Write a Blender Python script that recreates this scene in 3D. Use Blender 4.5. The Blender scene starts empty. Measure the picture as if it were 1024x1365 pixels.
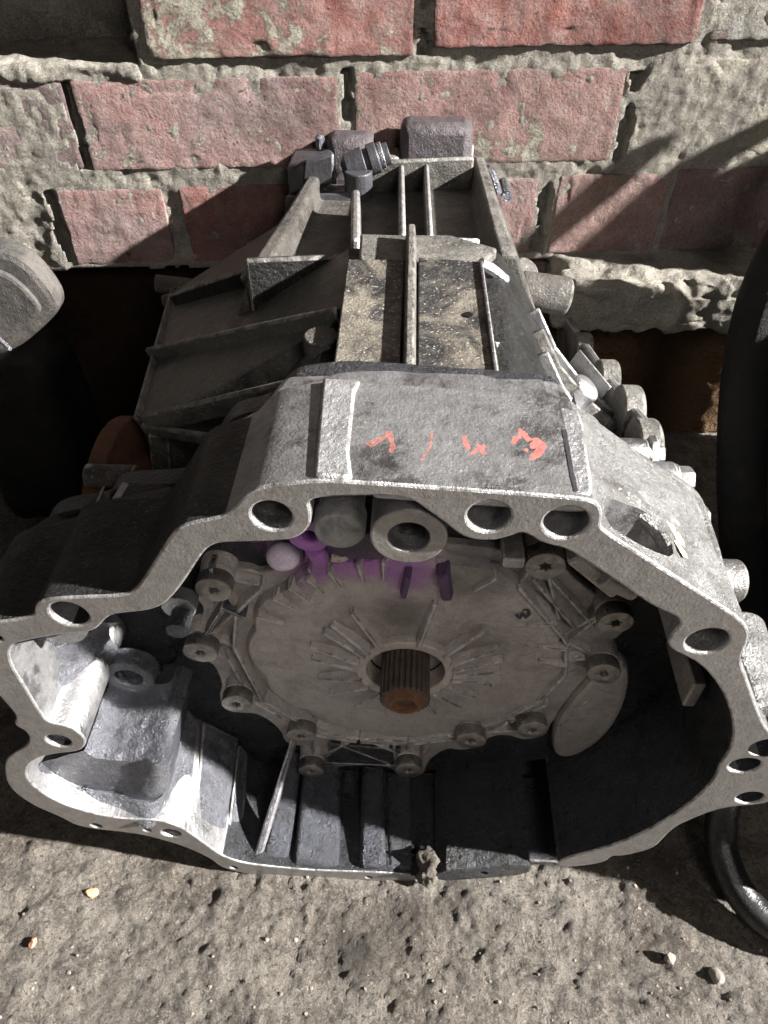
import bpy, bmesh, math, random
from math import radians, sin, cos, pi, tan
from mathutils import Vector, Matrix, noise

random.seed(7)
S = bpy.context.scene
COL = S.collection

# ---------------------------------------------------------------- camera
F = 980.0                      # focal length in pixels of a 1024 px wide frame
CAM = Vector((0.0, -0.197, 0.59))
PITCH = radians(45)
cam_d = bpy.data.cameras.new("camera")
cam_d.sensor_fit = 'HORIZONTAL'; cam_d.sensor_width = 36.0
cam_d.lens = 36.0 * F / 1024.0
cam_d.clip_start = 0.01; cam_d.clip_end = 50
cam = bpy.data.objects.new("camera", cam_d); COL.objects.link(cam)
cam.location = CAM
cam.rotation_euler = (pi / 2 - PITCH, 0, 0)
S.camera = cam

# ---------------------------------------------------------------- world, key light, exposure
w = bpy.data.worlds.new("World"); S.world = w; w.use_nodes = True
bg = w.node_tree.nodes["Background"]
bg.inputs[0].default_value = (0.95, 0.93, 0.95, 1); bg.inputs[1].default_value = 0.009
SUN_DIR = Vector((-1.85, 0.38, -1.0)).normalized()
sd = bpy.data.lights.new("sun", 'SUN'); sd.energy = 4.6; sd.angle = radians(1.4); sd.color = (1.0, 0.965, 0.92)
sun = bpy.data.objects.new("sun", sd); COL.objects.link(sun)
sun.rotation_euler = SUN_DIR.to_track_quat('-Z', 'Y').to_euler()
ad = bpy.data.lights.new("added_fill_lamp", 'AREA'); ad.shape = 'RECTANGLE'; ad.size = 0.22; ad.size_y = 0.22  # unseen fill lamp added near the camera to brighten the cover
ad.energy = 0.58; ad.color = (1.0, 0.91, 0.85)
al = bpy.data.objects.new("added_fill_lamp", ad); COL.objects.link(al)
al.location = (0.24, -0.52, 0.90)
al.rotation_euler = (Vector((0.0, 0.05, 0.15)) - al.location).to_track_quat('-Z', 'Y').to_euler()
S.view_settings.view_transform = 'Standard'; S.view_settings.look = 'None'
S.view_settings.exposure = 2.25; S.view_settings.gamma = 1.0
S.view_settings.use_curve_mapping = False
S.cycles.use_denoising = True
S.cycles.max_bounces = 6

# ---------------------------------------------------------------- frames of the place
FWD = Vector((0, cos(PITCH), -sin(PITCH))); UP = Vector((0, sin(PITCH), cos(PITCH))); RIGHT = Vector((1, 0, 0))
def ray(px, py):
    return FWD + RIGHT * ((px - 512) / F) - UP * ((py - 682.5) / F)
GYAW = radians(-2.5)
GM = Matrix.Rotation(GYAW, 4, 'Z'); GI = GM.inverted()
GC = GI @ CAM
def L(px, py, Y):
    "(x, z) on the gearbox's own plane y = Y"
    d = GI.to_3x3() @ ray(px, py); t = (Y - GC.y) / d.y; p = GC + d * t
    return (p.x, p.z)
def L3(px, py, Y):
    x, z = L(px, py, Y); return Vector((x, Y, z))
def LZ(px, py, Z):
    d = GI.to_3x3() @ ray(px, py); t = (Z - GC.z) / d.z; p = GC + d * t
    return Vector((p.x, p.y, Z))
def LX(px, py, X):
    d = GI.to_3x3() @ ray(px, py); t = (X - GC.x) / d.x; p = GC + d * t
    return Vector((X, p.y, p.z))
def SC(px, py, Y):
    "metres per pixel at that point"
    p = L3(px, py, Y); return (GM @ p - CAM).dot(FWD) / F
WYAW = radians(3.2)
WM = Matrix.Translation((0, 0.505, 0)) @ Matrix.Rotation(WYAW, 4, 'Z'); WI = WM.inverted()
WC = WI @ CAM
def W(px, py, off=0.0):
    d = WI.to_3x3() @ ray(px, py); t = (off - WC.y) / d.y; p = WC + d * t
    return (p.x, p.z)
def FL(px, py, z=0.0):
    d = ray(px, py); t = (z - CAM.z) / d.z
    return CAM + d * t

# ---------------------------------------------------------------- material helpers
class NT:
    def __init__(s, name):
        s.m = bpy.data.materials.new(name); s.m.use_nodes = True
        s.t = s.m.node_tree; s.n = s.t.nodes; s.b = s.n["Principled BSDF"]
        s.tc = s.n.new("ShaderNodeTexCoord")
    def noise(s, scale, detail=6, rough=0.6, dist=0.0, vec=None):
        n = s.n.new("ShaderNodeTexNoise"); n.inputs["Scale"].default_value = scale
        n.inputs["Detail"].default_value = detail; n.inputs["Roughness"].default_value = rough
        n.inputs["Distortion"].default_value = dist
        s.t.links.new(vec or s.tc.outputs["Object"], n.inputs["Vector"]); return n.outputs["Fac"]
    def voro(s, scale, feature='F1'):
        n = s.n.new("ShaderNodeTexVoronoi"); n.inputs["Scale"].default_value = scale; n.feature = feature
        s.t.links.new(s.tc.outputs["Object"], n.inputs["Vector"]); return n.outputs["Distance"]
    def ramp(s, fac, stops):
        n = s.n.new("ShaderNodeValToRGB"); e = n.color_ramp.elements
        while len(e) < len(stops): e.new(0.5)
        for k, (p, c) in enumerate(stops):
            e[k].position = p; e[k].color = (c, c, c, 1) if isinstance(c, (int, float)) else (*c, 1)
        s.t.links.new(fac, n.inputs[0]); return n.outputs[0]
    def mix(s, fac, a, b, mode='MIX'):
        n = s.n.new("ShaderNodeMix"); n.data_type = 'RGBA'; n.blend_type = mode
        for i, v in ((0, fac), (6, a), (7, b)):
            if isinstance(v, (int, float)): n.inputs[i].default_value = v if i == 0 else (v, v, v, 1)
            elif isinstance(v, tuple): n.inputs[i].default_value = (*v, 1)
            else: s.t.links.new(v, n.inputs[i])
        return n.outputs[2]
    def math(s, op, a, b=0.0):
        n = s.n.new("ShaderNodeMath"); n.operation = op
        for i, v in ((0, a), (1, b)):
            if isinstance(v, (int, float)): n.inputs[i].default_value = v
            else: s.t.links.new(v, n.inputs[i])
        return n.outputs[0]
    def bump(s, h, strength=0.3, dist=0.002, prev=None):
        n = s.n.new("ShaderNodeBump"); n.inputs["Strength"].default_value = strength; n.inputs["Distance"].default_value = dist
        s.t.links.new(h, n.inputs["Height"])
        if prev is not None: s.t.links.new(prev, n.inputs["Normal"])
        return n.outputs[0]
    def out(s, color=None, rough=None, metal=None, normal=None, spec=None, coat=None):
        for key, v in (("Base Color", color), ("Roughness", rough), ("Metallic", metal), ("Normal", normal), ("Specular IOR Level", spec), ("Coat Weight", coat)):
            if v is None: continue
            if isinstance(v, (int, float)): s.b.inputs[key].default_value = v
            elif isinstance(v, tuple): s.b.inputs[key].default_value = (*v, 1)
            else: s.t.links.new(v, s.b.inputs[key])
        return s.m

def stain(s, col, px, py, Y, rad, c, amt=.85):
    "a splash of paint with its own place and ragged outline"
    x, z = L(px, py, Y); n = s.n.new("ShaderNodeVectorMath"); n.operation = 'DISTANCE'
    s.t.links.new(s.tc.outputs["Object"], n.inputs[0]); n.inputs[1].default_value = (x, Y, z)
    d = s.math('ADD', s.math('DIVIDE', n.outputs["Value"], rad), s.math('MULTIPLY', s.noise(70, 6, .7), .9))
    return s.mix(s.ramp(s.math('MULTIPLY', d, .5), [(.42, amt), (.72, 0.0)]), col, c)
def metal(name, base, dirt=(0.03, 0.027, 0.024), dirt_lo=0.5, dirt_hi=0.7, scale=28, rough=0.5, met=0.75, bump=0.25, speck=0.0, fine=700, dust=None, dlo=.55, dhi=.7, dscale=35, stains=(), grain=.38, spec=None):
    s = NT(name)
    v = s.noise(9, 5, .6)
    col = s.mix(s.ramp(v, [(.3, .72), (.7, 1.0)]), tuple(c * .55 for c in base), base)
    g = s.noise(scale, 8, .68, .4)
    dm = s.ramp(g, [(dirt_lo, 0.0), (dirt_hi, 1.0)])
    col = s.mix(dm, col, dirt)
    mt = s.math('MULTIPLY', s.math('SUBTRACT', 1.0, dm), met)
    if dust:
        d2 = s.ramp(s.noise(dscale, 8, .7, .8), [(dlo, 0.0), (dhi, 1.0)])
        col = s.mix(d2, col, dust); mt = s.math('MULTIPLY', s.math('SUBTRACT', 1.0, d2), mt)
    if speck:
        sp = s.ramp(s.noise(520, 3, .6), [(.61, 0.0), (.67, 1.0)])
        col = s.mix(s.math('MULTIPLY', sp, speck), col, (.55, .52, .46))
    gr_ = s.ramp(s.noise(850, 5, .8), [(.30, .55), (.50, 1.0), (.72, 1.5)])
    col = s.mix(grain, col, gr_, 'MULTIPLY')
    bl = s.ramp(s.noise(150, 7, .75, .6), [(.34, .45), (.52, 1.0), (.70, 1.25)])
    col = s.mix(grain, col, bl, 'MULTIPLY')
    for q in stains: col = stain(s, col, *q)
    r = s.math('ADD', s.math('MULTIPLY', s.noise(60, 4, .6), .45), rough - .22)
    nb = s.bump(s.noise(fine, 4, .7), min(1, bump * 2), .0026)
    nb = s.bump(s.noise(110, 6, .65), min(1, bump * 1.6), .0050, nb)
    return s.out(col, r, mt, nb, spec)

M = {}
VIO = (.36, .11, .45)
STAINS = ((395, 728, .07, .034, VIO), (470, 730, .07, .03, VIO, .8), (545, 765, .066, .024, VIO, .6), (592, 735, .06, .02, VIO, .7), (530, 820, .066, .02, (.08, .07, .065), .6), (640, 770, .067, .03, (.09, .085, .085), .55))
M['cast'] = metal('cast_aluminium', (.42, .42, .43), dirt_lo=.44, dirt_hi=.72, rough=.38, met=1.0, speck=.3, bump=.16)
M['wing'] = metal('grimy_wing_casting', (.33, .33, .33), dirt=(.06, .055, .05), dirt_lo=.44, dirt_hi=.70, rough=.42, met=.85, bump=.5, speck=.8, scale=40)
M['castbright'] = metal('cast_aluminium_clean', (.20, .205, .232), dirt=(.03, .03, .035), dirt_lo=.42, dirt_hi=.66, rough=.29, met=1.0, bump=.35, scale=45)
M['face'] = metal('machined_flange_face', (.30, .29, .28), dirt=(.07, .06, .055), dirt_lo=.50, dirt_hi=.80, rough=.42, met=.7, bump=.09, scale=40, fine=600, speck=.2)
M['pad'] = metal('worn_pad_aluminium', (.40, .405, .42), dirt=(.08, .075, .07), dirt_lo=.46, dirt_hi=.72, rough=.44, met=.75, bump=.22, speck=.7, scale=45, fine=420, dust=(.22, .20, .165), dlo=.52, dhi=.75)
M['cover'] = metal('dusty_cover_aluminium', (.47, .44, .42), dirt=(.16, .142, .13), dirt_lo=.44, dirt_hi=.78, rough=.38, met=.6, bump=.28, speck=.45, scale=30, fine=500, stains=STAINS)
M['rib'] = metal('cover_rib_aluminium', (.60, .55, .51), dirt=(.22, .18, .15), dirt_lo=.52, dirt_hi=.8, rough=.40, met=.5, bump=.3, speck=.6)
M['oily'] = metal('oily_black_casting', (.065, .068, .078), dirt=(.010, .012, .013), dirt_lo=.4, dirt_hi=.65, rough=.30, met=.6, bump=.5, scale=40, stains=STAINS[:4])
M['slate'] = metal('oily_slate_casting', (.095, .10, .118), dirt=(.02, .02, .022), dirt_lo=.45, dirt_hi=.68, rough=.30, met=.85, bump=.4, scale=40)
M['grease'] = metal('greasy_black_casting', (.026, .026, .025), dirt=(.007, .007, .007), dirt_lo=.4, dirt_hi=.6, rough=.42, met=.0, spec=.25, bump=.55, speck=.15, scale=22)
M['greasedust'] = metal('dusty_greasy_casting', (.035, .036, .038), dirt=(.012, .012, .012), dirt_lo=.4, dirt_hi=.6, rough=.42, met=.15, bump=.5, speck=.8, scale=26, dust=(.23, .205, .165), dlo=.44, dhi=.60, dscale=22)
M['dustymetal'] = metal('dusty_grey_casting', (.24, .23, .21), dirt=(.03, .028, .025), dirt_lo=.45, dirt_hi=.68, rough=.55, met=.3, bump=.5, speck=.5, scale=35)
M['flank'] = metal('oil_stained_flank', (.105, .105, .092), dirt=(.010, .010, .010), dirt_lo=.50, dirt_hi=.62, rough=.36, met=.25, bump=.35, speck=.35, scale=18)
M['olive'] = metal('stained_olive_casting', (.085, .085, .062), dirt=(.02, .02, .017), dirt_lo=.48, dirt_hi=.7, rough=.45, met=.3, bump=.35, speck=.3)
M['tail'] = metal('dark_tail_casting', (.10, .092, .082), dirt=(.02, .018, .015), dirt_lo=.42, dirt_hi=.66, rough=.55, met=.2, bump=.4, speck=.3, dust=(.12, .10, .08), dlo=.55, dhi=.75)
M['tailrib'] = metal('worn_tail_rib', (.20, .19, .175), dirt=(.07, .062, .05), dirt_lo=.45, dirt_hi=.75, rough=.5, met=.5, bump=.4, scale=60)
M['mauve'] = metal('mauve_stained_casting', (.085, .072, .078), dirt=(.03, .024, .026), dirt_lo=.5, dirt_hi=.75, rough=.5, met=.3, bump=.3)
M['casebolt'] = metal('dull_case_bolt', (.26, .255, .25), dirt=(.05, .045, .04), dirt_lo=.44, dirt_hi=.7, rough=.42, met=.8, bump=.2, scale=80)
M['bolt'] = metal('zinc_bolt', (.31, .295, .27), dirt=(.05, .045, .038), dirt_lo=.44, dirt_hi=.72, rough=.32, met=.9, bump=.1, scale=90)
M['plug'] = metal('dull_plug_steel', (.36, .36, .36), dirt=(.12, .12, .12), rough=.55, met=.6, bump=.35, scale=80)
M['rustshaft'] = metal('rusty_spline_steel', (.16, .125, .10), dirt=(.05, .03, .02), dirt_lo=.42, dirt_hi=.7, rough=.5, met=.6, bump=.35, scale=60)
M['rust'] = metal('orange_rust', (.27, .125, .06), dirt=(.11, .045, .02), dirt_lo=.45, dirt_hi=.7, rough=.6, met=.35, bump=.5, scale=90)
M['rustdark'] = metal('dark_rust', (.12, .045, .018), dirt=(.03, .014, .008), dirt_lo=.45, dirt_hi=.7, rough=.8, met=.1, bump=.4)
M['purple'] = metal('purple_paint', (.34, .13, .42), dirt=(.14, .06, .18), dirt_lo=.45, dirt_hi=.75, rough=.4, met=.1, bump=.2, scale=45)
M['purpledark'] = metal('thin_purple_paint', (.115, .06, .14), dirt=(.04, .03, .05), dirt_lo=.42, dirt_hi=.7, rough=.45, met=.25, bump=.25, scale=40)
M['lilac'] = metal('lilac_cap', (.62, .54, .66), dirt=(.34, .22, .38), dirt_lo=.5, dirt_hi=.7, rough=.35, met=.0, bump=.15, scale=40)
M['blackplastic'] = metal('black_plastic', (.055, .055, .062), dirt=(.02, .02, .02), dirt_lo=.5, dirt_hi=.8, rough=.34, met=.0, bump=.15)
M['rubber'] = metal('black_rubber', (.006, .006, .006), dirt=(.013, .012, .011), dirt_lo=.52, dirt_hi=.75, rough=.55, met=.0, bump=.3, spec=.2)
M['blackgloss'] = metal('black_painted_steel', (.016, .016, .017), dirt=(.03, .025, .02), dirt_lo=.6, dirt_hi=.8, rough=.24, met=.0, bump=.1)
M['greycast'] = metal('grey_weathered_casting', (.055, .052, .05), dirt=(.14, .125, .11), dirt_lo=.45, dirt_hi=.8, rough=.6, met=.2, bump=.3, scale=30)
def paint(name, c, lo=.42, hi=.5):
    s = NT(name); s.m.blend_method = 'HASHED' if hasattr(s.m, 'blend_method') else None
    a = s.ramp(s.noise(420, 6, .8), [(lo, 0.0), (hi, 1.0)])
    s.out(c, .6, 0.0, s.bump(s.noise(500, 3), .3, .001)); s.t.links.new(a, s.b.inputs["Alpha"]); return s.m
M['edge'] = metal('worn_bright_edge', (.50, .50, .505), dirt=(.12, .115, .11), dirt_lo=.42, dirt_hi=.60, rough=.36, met=.75, bump=.2, scale=110)
M['edgedim'] = metal('worn_dull_edge', (.26, .25, .235), dirt=(.05, .045, .04), dirt_lo=.42, dirt_hi=.60, rough=.45, met=.5, bump=.3, scale=110)
EDGE = {'flank': 'edgedim', 'cast': 'edge', 'castbright': 'edge', 'pad': 'edge', 'rib': 'edge', 'dustymetal': 'edgedim', 'tailrib': 'edge', 'olive': 'edgedim', 'tail': 'edgedim', 'cover': 'rib', 'oily': 'edgedim', 'grease': 'edgedim'}
M['redpaint'] = paint('worn_red_marker', (.42, .12, .105), .16, .50)
M['redfaint'] = paint('faded_red_marker', (.42, .16, .13), .34, .70)
M['inkpaint'] = paint('dark_marker', (.03, .025, .03), .30, .42)
s = NT('cream_sealant'); M['sealant'] = s.out(s.mix(s.noise(200, 4), (.75, .68, .45), (.5, .42, .22)), .6, 0.0, s.bump(s.noise(300, 4), .6, .002))
s = NT('dark_void'); M['void'] = s.out((.004, .004, .005), .7, 0.0, None, .2)

# ---------------------------------------------------------------- mesh helpers
def link(name, me, mats, parent=None, bevel=0.0, angle=35, seg=2):
    o = bpy.data.objects.new(name, me); COL.objects.link(o)
    if mats is not None:
        for m in (mats if isinstance(mats, (list, tuple)) else [mats]): me.materials.append(M[m] if isinstance(m, str) else m)
    me.polygons.foreach_set('use_smooth', [True] * len(me.polygons))
    try: me.set_sharp_from_angle(angle=radians(angle))
    except Exception: pass
    if parent is not None: o.parent = parent
    if bevel:
        b = o.modifiers.new('bevel', 'BEVEL'); b.width = bevel; b.segments = seg; b.limit_method = 'ANGLE'; b.angle_limit = radians(40)
        b.harden_normals = False
        if isinstance(mats, str) and mats in EDGE:
            me.materials.append(M[EDGE[mats]]); b.material = 1
    return o
def from_bm(name, bm, mats, parent=None, bevel=0.0, angle=35, recalc=True):
    if recalc: bmesh.ops.recalc_face_normals(bm, faces=bm.faces[:])
    me = bpy.data.meshes.new(name); bm.to_mesh(me); bm.free()
    return link(name, me, mats, parent, bevel, angle)
def empty(name, label, cat, loc=(0, 0, 0), rz=0.0, group=None):
    o = bpy.data.objects.new(name, None); COL.objects.link(o); o.location = loc; o.rotation_euler = (0, 0, rz)
    o['label'] = label; o['category'] = cat
    if group: o['group'] = group
    return o
def tag(o, label, cat, group=None):
    o['label'] = label; o['category'] = cat
    if group: o['group'] = group
    return o
def chaikin(pts, n=2, closed=True):
    for _ in range(n):
        q = []; N = len(pts)
        for i in range(N if closed else N - 1):
            a = pts[i]; b = pts[(i + 1) % N]
            q.append(tuple(a[k] * .75 + b[k] * .25 for k in range(len(a)))); q.append(tuple(a[k] * .25 + b[k] * .75 for k in range(len(a))))
        if not closed: q = [pts[0]] + q + [pts[-1]]
        pts = q
    return pts
def plate_mesh(loops, y0, y1, bevel=0.0008):
    "flat outlines (x, z) with holes, extruded from y0 (front) to y1"
    cu = bpy.data.curves.new('tmp', 'CURVE'); cu.dimensions = '2D'; cu.fill_mode = 'BOTH'
    cu.extrude = (y1 - y0) / 2 - bevel; cu.bevel_depth = bevel; cu.bevel_resolution = 1
    for lp in loops:
        sp = cu.splines.new('POLY'); sp.points.add(len(lp) - 1); sp.use_cyclic_u = True
        for p, q in zip(sp.points, lp): p.co = (q[0], q[1], 0, 1)
    o = bpy.data.objects.new('tmp', cu); COL.objects.link(o)
    dg = bpy.context.evaluated_depsgraph_get()
    me = bpy.data.meshes.new_from_object(o.evaluated_get(dg))
    bpy.data.objects.remove(o); bpy.data.curves.remove(cu)
    ym = (y0 + y1) / 2
    for v in me.vertices: v.co = (v.co.x, ym + v.co.z, v.co.y)
    bm = bmesh.new(); bm.from_mesh(me); bpy.data.meshes.remove(me)
    bmesh.ops.remove_doubles(bm, verts=bm.verts[:], dist=1e-6)
    bmesh.ops.recalc_face_normals(bm, faces=bm.faces[:])
    return bm
def plate(name, loops, y0, y1, mats, parent, bevel=0.0008):
    return from_bm(name, plate_mesh(loops, y0, y1, bevel), mats, parent, recalc=False, angle=18)
def circ(c, r, n=32, rz=None):
    rz = rz or r
    return [(c[0] + r * cos(2 * pi * k / n), c[1] + rz * sin(2 * pi * k / n)) for k in range(n)]
def add_lathe(bm, base, axis, prof, n=28, cap=True):
    "prof: list of (distance along axis, radius)"
    axis = Vector(axis).normalized(); a = axis.orthogonal().normalized(); b = axis.cross(a)
    rings = []
    for d, r in prof:
        c = Vector(base) + axis * d
        rings.append([bm.verts.new(c + (a * cos(2 * pi * k / n) + b * sin(2 * pi * k / n)) * r) for k in range(n)])
    for i in range(len(rings) - 1):
        for k in range(n):
            bm.faces.new((rings[i][k], rings[i][(k + 1) % n], rings[i + 1][(k + 1) % n], rings[i + 1][k]))
    if cap:
        bm.faces.new(rings[0]); bm.faces.new(rings[-1])
    return bm
def lathe(name, base, axis, prof, mat, parent, n=28, bevel=0.0, cap=True):
    return from_bm(name, add_lathe(bmesh.new(), base, axis, prof, n, cap), mat, parent, bevel)
def add_box8(bm, P):
    "8 corners: bottom loop of 4, then the top loop of 4"
    v = [bm.verts.new(p) for p in P]
    for f in ((0, 1, 2, 3), (4, 5, 6, 7), (0, 1, 5, 4), (1, 2, 6, 5), (2, 3, 7, 6), (3, 0, 4, 7)):
        bm.faces.new([v[k] for k in f])
    return bm
def box(name, x0, x1, y0, y1, z0, z1, mat, parent, bevel=.0012):
    return from_bm(name, add_box8(bmesh.new(), [(x0, y0, z0), (x1, y0, z0), (x1, y1, z0), (x0, y1, z0), (x0, y0, z1), (x1, y0, z1), (x1, y1, z1), (x0, y1, z1)]), mat, parent, bevel)
def blade(name, a, b, up, width, h0, h1, mat, parent, bevel=.0006, sink=.004, taper=.6):
    "a thin rib standing on the line a-b, rising along up by h0 at a and h1 at b"
    a = Vector(a); b = Vector(b); up = Vector(up).normalized(); s = (b - a).cross(up).normalized() * (width / 2)
    a0 = a - up * sink; b0 = b - up * sink
    bm = add_box8(bmesh.new(), [a0 - s, a0 + s, b0 + s, b0 - s, a + up * h0 - s * taper, a + up * h0 + s * taper, b + up * h1 + s * taper, b + up * h1 - s * taper])
    return from_bm(name, bm, mat, parent, bevel)
def loft(name, curves, mat, parent, sub=6, thick=0.0, amp=0.0, freq=60, angle=50):
    "curves: lists of Vector with equal counts; Catmull-Rom along each"
    def cr(pts, n):
        out = []
        for i in range(len(pts) - 1):
            p0 = pts[max(i - 1, 0)]; p1 = pts[i]; p2 = pts[i + 1]; p3 = pts[min(i + 2, len(pts) - 1)]
            for k in range(n):
                t = k / n
                out.append(.5 * ((2 * p1) + (p2 - p0) * t + (2 * p0 - 5 * p1 + 4 * p2 - p3) * t * t + (3 * p1 - p0 - 3 * p2 + p3) * t ** 3))
        out.append(pts[-1].copy()); return out
    rows = [cr(c, sub) for c in curves]
    full = []
    for i in range(len(rows) - 1):
        for k in range(sub):
            full.append([a.lerp(b, k / sub) for a, b in zip(rows[i], rows[i + 1])])
    full.append(rows[-1])
    bm = bmesh.new()
    V = [[bm.verts.new(p + (noise.noise_vector(p * freq) * amp if amp else Vector())) for p in r] for r in full]
    for i in range(len(V) - 1):
        for j in range(len(V[0]) - 1):
            bm.faces.new((V[i][j], V[i][j + 1], V[i + 1][j + 1], V[i + 1][j]))
    o = from_bm(name, bm, mat, parent, angle=angle)
    if thick:
        m = o.modifiers.new('thick', 'SOLIDIFY'); m.thickness = thick; m.offset = 0
    return o
def tube(name, pts, r, mat, parent, n=16, sub=8):
    pts = [Vector(p) for p in pts]; P = []
    for i in range(len(pts) - 1):
        p0 = pts[max(i - 1, 0)]; p1 = pts[i]; p2 = pts[i + 1]; p3 = pts[min(i + 2, len(pts) - 1)]
        for k in range(sub):
            t = k / sub
            P.append(.5 * ((2 * p1) + (p2 - p0) * t + (2 * p0 - 5 * p1 + 4 * p2 - p3) * t * t + (3 * p1 - p0 - 3 * p2 + p3) * t ** 3))
    P.append(pts[-1])
    bm = bmesh.new(); rings = []; ref = Vector((.3, 1, .2))
    for i, p in enumerate(P):
        d = (P[min(i + 1, len(P) - 1)] - P[max(i - 1, 0)]).normalized()
        a = (ref - d * ref.dot(d)).normalized(); b = d.cross(a); ref = a
        rr = r(i / (len(P) - 1)) if callable(r) else r
        rings.append([bm.verts.new(p + (a * cos(2 * pi * k / n) + b * sin(2 * pi * k / n)) * rr) for k in range(n)])
    for i in range(len(rings) - 1):
        for k in range(n): bm.faces.new((rings[i][k], rings[i][(k + 1) % n], rings[i + 1][(k + 1) % n], rings[i + 1][k]))
    bm.faces.new(rings[0]); bm.faces.new(rings[-1])
    return from_bm(name, bm, mat, parent)
def fbm(p, o=4):
    return noise.fractal(p, 1.0, 2.1, o)
def rough_box(name, c, h, n, rad, amp, freq, seed, mat, parent, chip=.004, jag=1.0):
    "a worn block: centre c, half size h, n cells per axis, rounded and displaced"
    bm = bmesh.new(); vs = {}
    def vert(i, j, k):
        key = (i, j, k)
        if key in vs: return vs[key]
        p = Vector([(2 * q / m - 1) * hh for q, m, hh in zip((i, j, k), n, h)])
        inner = Vector([max(-hh + rad, min(hh - rad, x)) for x, hh in zip(p, h)])
        d = p - inner
        if d.length > 1e-9:
            nn = d.normalized(); p = inner + nn * rad
        else: nn = Vector((0, 0, 0))
        sd = Vector((seed * 3.17, seed * 1.31, seed * .77))
        e = fbm(p * freq + sd, 4)
        ed = sum(1 for x, hh in zip(p, h) if hh - abs(x) < .012)
        if d.length > 1e-9:
            ch = noise.noise(p * 55 + sd * 2)
            p = p + nn * (e * amp * jag) - (p.normalized() * max(0, ch - .05) * chip * (1.6 if ed > 1 else .35))
        vs[key] = bm.verts.new(Vector(c) + p); return vs[key]
    nx, ny, nz = n
    for a, b, f in ((nx, nz, lambda i, k: (i, 0, k)), (nx, nz, lambda i, k: (i, ny, k)), (nx, ny, lambda i, j: (i, j, 0)), (nx, ny, lambda i, j: (i, j, nz)), (ny, nz, lambda j, k: (0, j, k)), (ny, nz, lambda j, k: (nx, j, k))):
        for i in range(a):
            for k in range(b):
                bm.faces.new((vert(*f(i, k)), vert(*f(i + 1, k)), vert(*f(i + 1, k + 1)), vert(*f(i, k + 1))))
    return from_bm(name, bm, mat, parent, angle=60)

# ================================================================ FLOOR
def floor_mat():
    s = NT('dirty_rough_concrete')
    big = s.noise(7, 5, .6, .3); mid = s.noise(40, 8, .7, .5); fine = s.noise(260, 6, .75)
    col = s.mix(s.ramp(mid, [(.38, 0.0), (.62, 1.0)]), (.15, .13, .108), (.41, .37, .315))
    col = s.mix(s.ramp(big, [(.45, 0.0), (.72, .6)]), col, (.16, .125, .095))
    col = s.mix(s.ramp(fine, [(.53, 0.0), (.64, .75)]), col, (.52, .48, .42))
    col = s.mix(s.ramp(s.noise(330, 2), [(.34, .75), (.43, 0.0)]), col, (.07, .06, .05))
    nb = s.bump(fine, 1.0, .016); nb = s.bump(s.noise(700, 4, .7), 1.0, .006, nb); nb = s.bump(s.noise(90, 7, .75), 1.0, .020, nb)
    for px, py, rad, amt in ((470, 1265, .030, .8), (540, 1215, .026, .7), (620, 1190, .022, .6), (620, 1300, .012, .7), (870, 1130, .04, .6), (150, 1340, .03, .4)):  # soft dark patches: fuzzy shadows painted into the floor colour
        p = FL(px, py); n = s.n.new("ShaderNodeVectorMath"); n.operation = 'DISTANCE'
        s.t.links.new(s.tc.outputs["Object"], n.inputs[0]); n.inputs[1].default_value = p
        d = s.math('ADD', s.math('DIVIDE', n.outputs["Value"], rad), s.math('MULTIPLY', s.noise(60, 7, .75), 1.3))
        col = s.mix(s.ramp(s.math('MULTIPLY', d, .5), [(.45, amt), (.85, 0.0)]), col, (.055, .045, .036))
    fl = s.ramp(s.noise(1100, 3, .8), [(.36, .55), (.5, 1.0), (.66, 1.5)]); col = s.mix(.8, col, fl, 'MULTIPLY')
    return s.out(col, s.ramp(mid, [(.35, .85), (.65, .5)]), 0.0, nb, .45)
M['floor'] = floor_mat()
def spaced(a, b, lo, hi, fine, coarse):
    xs = []; x = a
    while x < b:
        xs.append(x); d = max(lo - x, x - hi, 0); x += fine + (coarse - fine) * min(1, d / .25)
    xs.append(b); return xs
def floor_h(x, y):
    p = Vector((x, y, 0))
    h = fbm(p * 9 + Vector((3, 1, 0)), 3) * .005 + fbm(p * 38, 5) * .0030
    q = noise.noise(Vector((x * 46, y * 70, 4)))
    h += max(0, q - .2) * .005
    q2 = noise.noise(Vector((x * 90, y * 60, 9)))
    h -= max(0, q2 - .55) * .002
    h += fbm(p * 170, 4) * .0017
    return h - .004
def make_floor():
    xs = spaced(-2.0, 2.0, -.36, .38, .0022, .08); ys = spaced(-1.5, 1.2, -.18, .06, .0022, .08)
    bm = bmesh.new()
    V = [[bm.verts.new((x, y, floor_h(x, y))) for x in xs] for y in ys]
    for j in range(len(ys) - 1):
        for i in range(len(xs) - 1):
            bm.faces.new((V[j][i], V[j][i + 1], V[j + 1][i + 1], V[j + 1][i]))
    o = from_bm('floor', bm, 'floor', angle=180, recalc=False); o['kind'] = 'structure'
make_floor()

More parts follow.
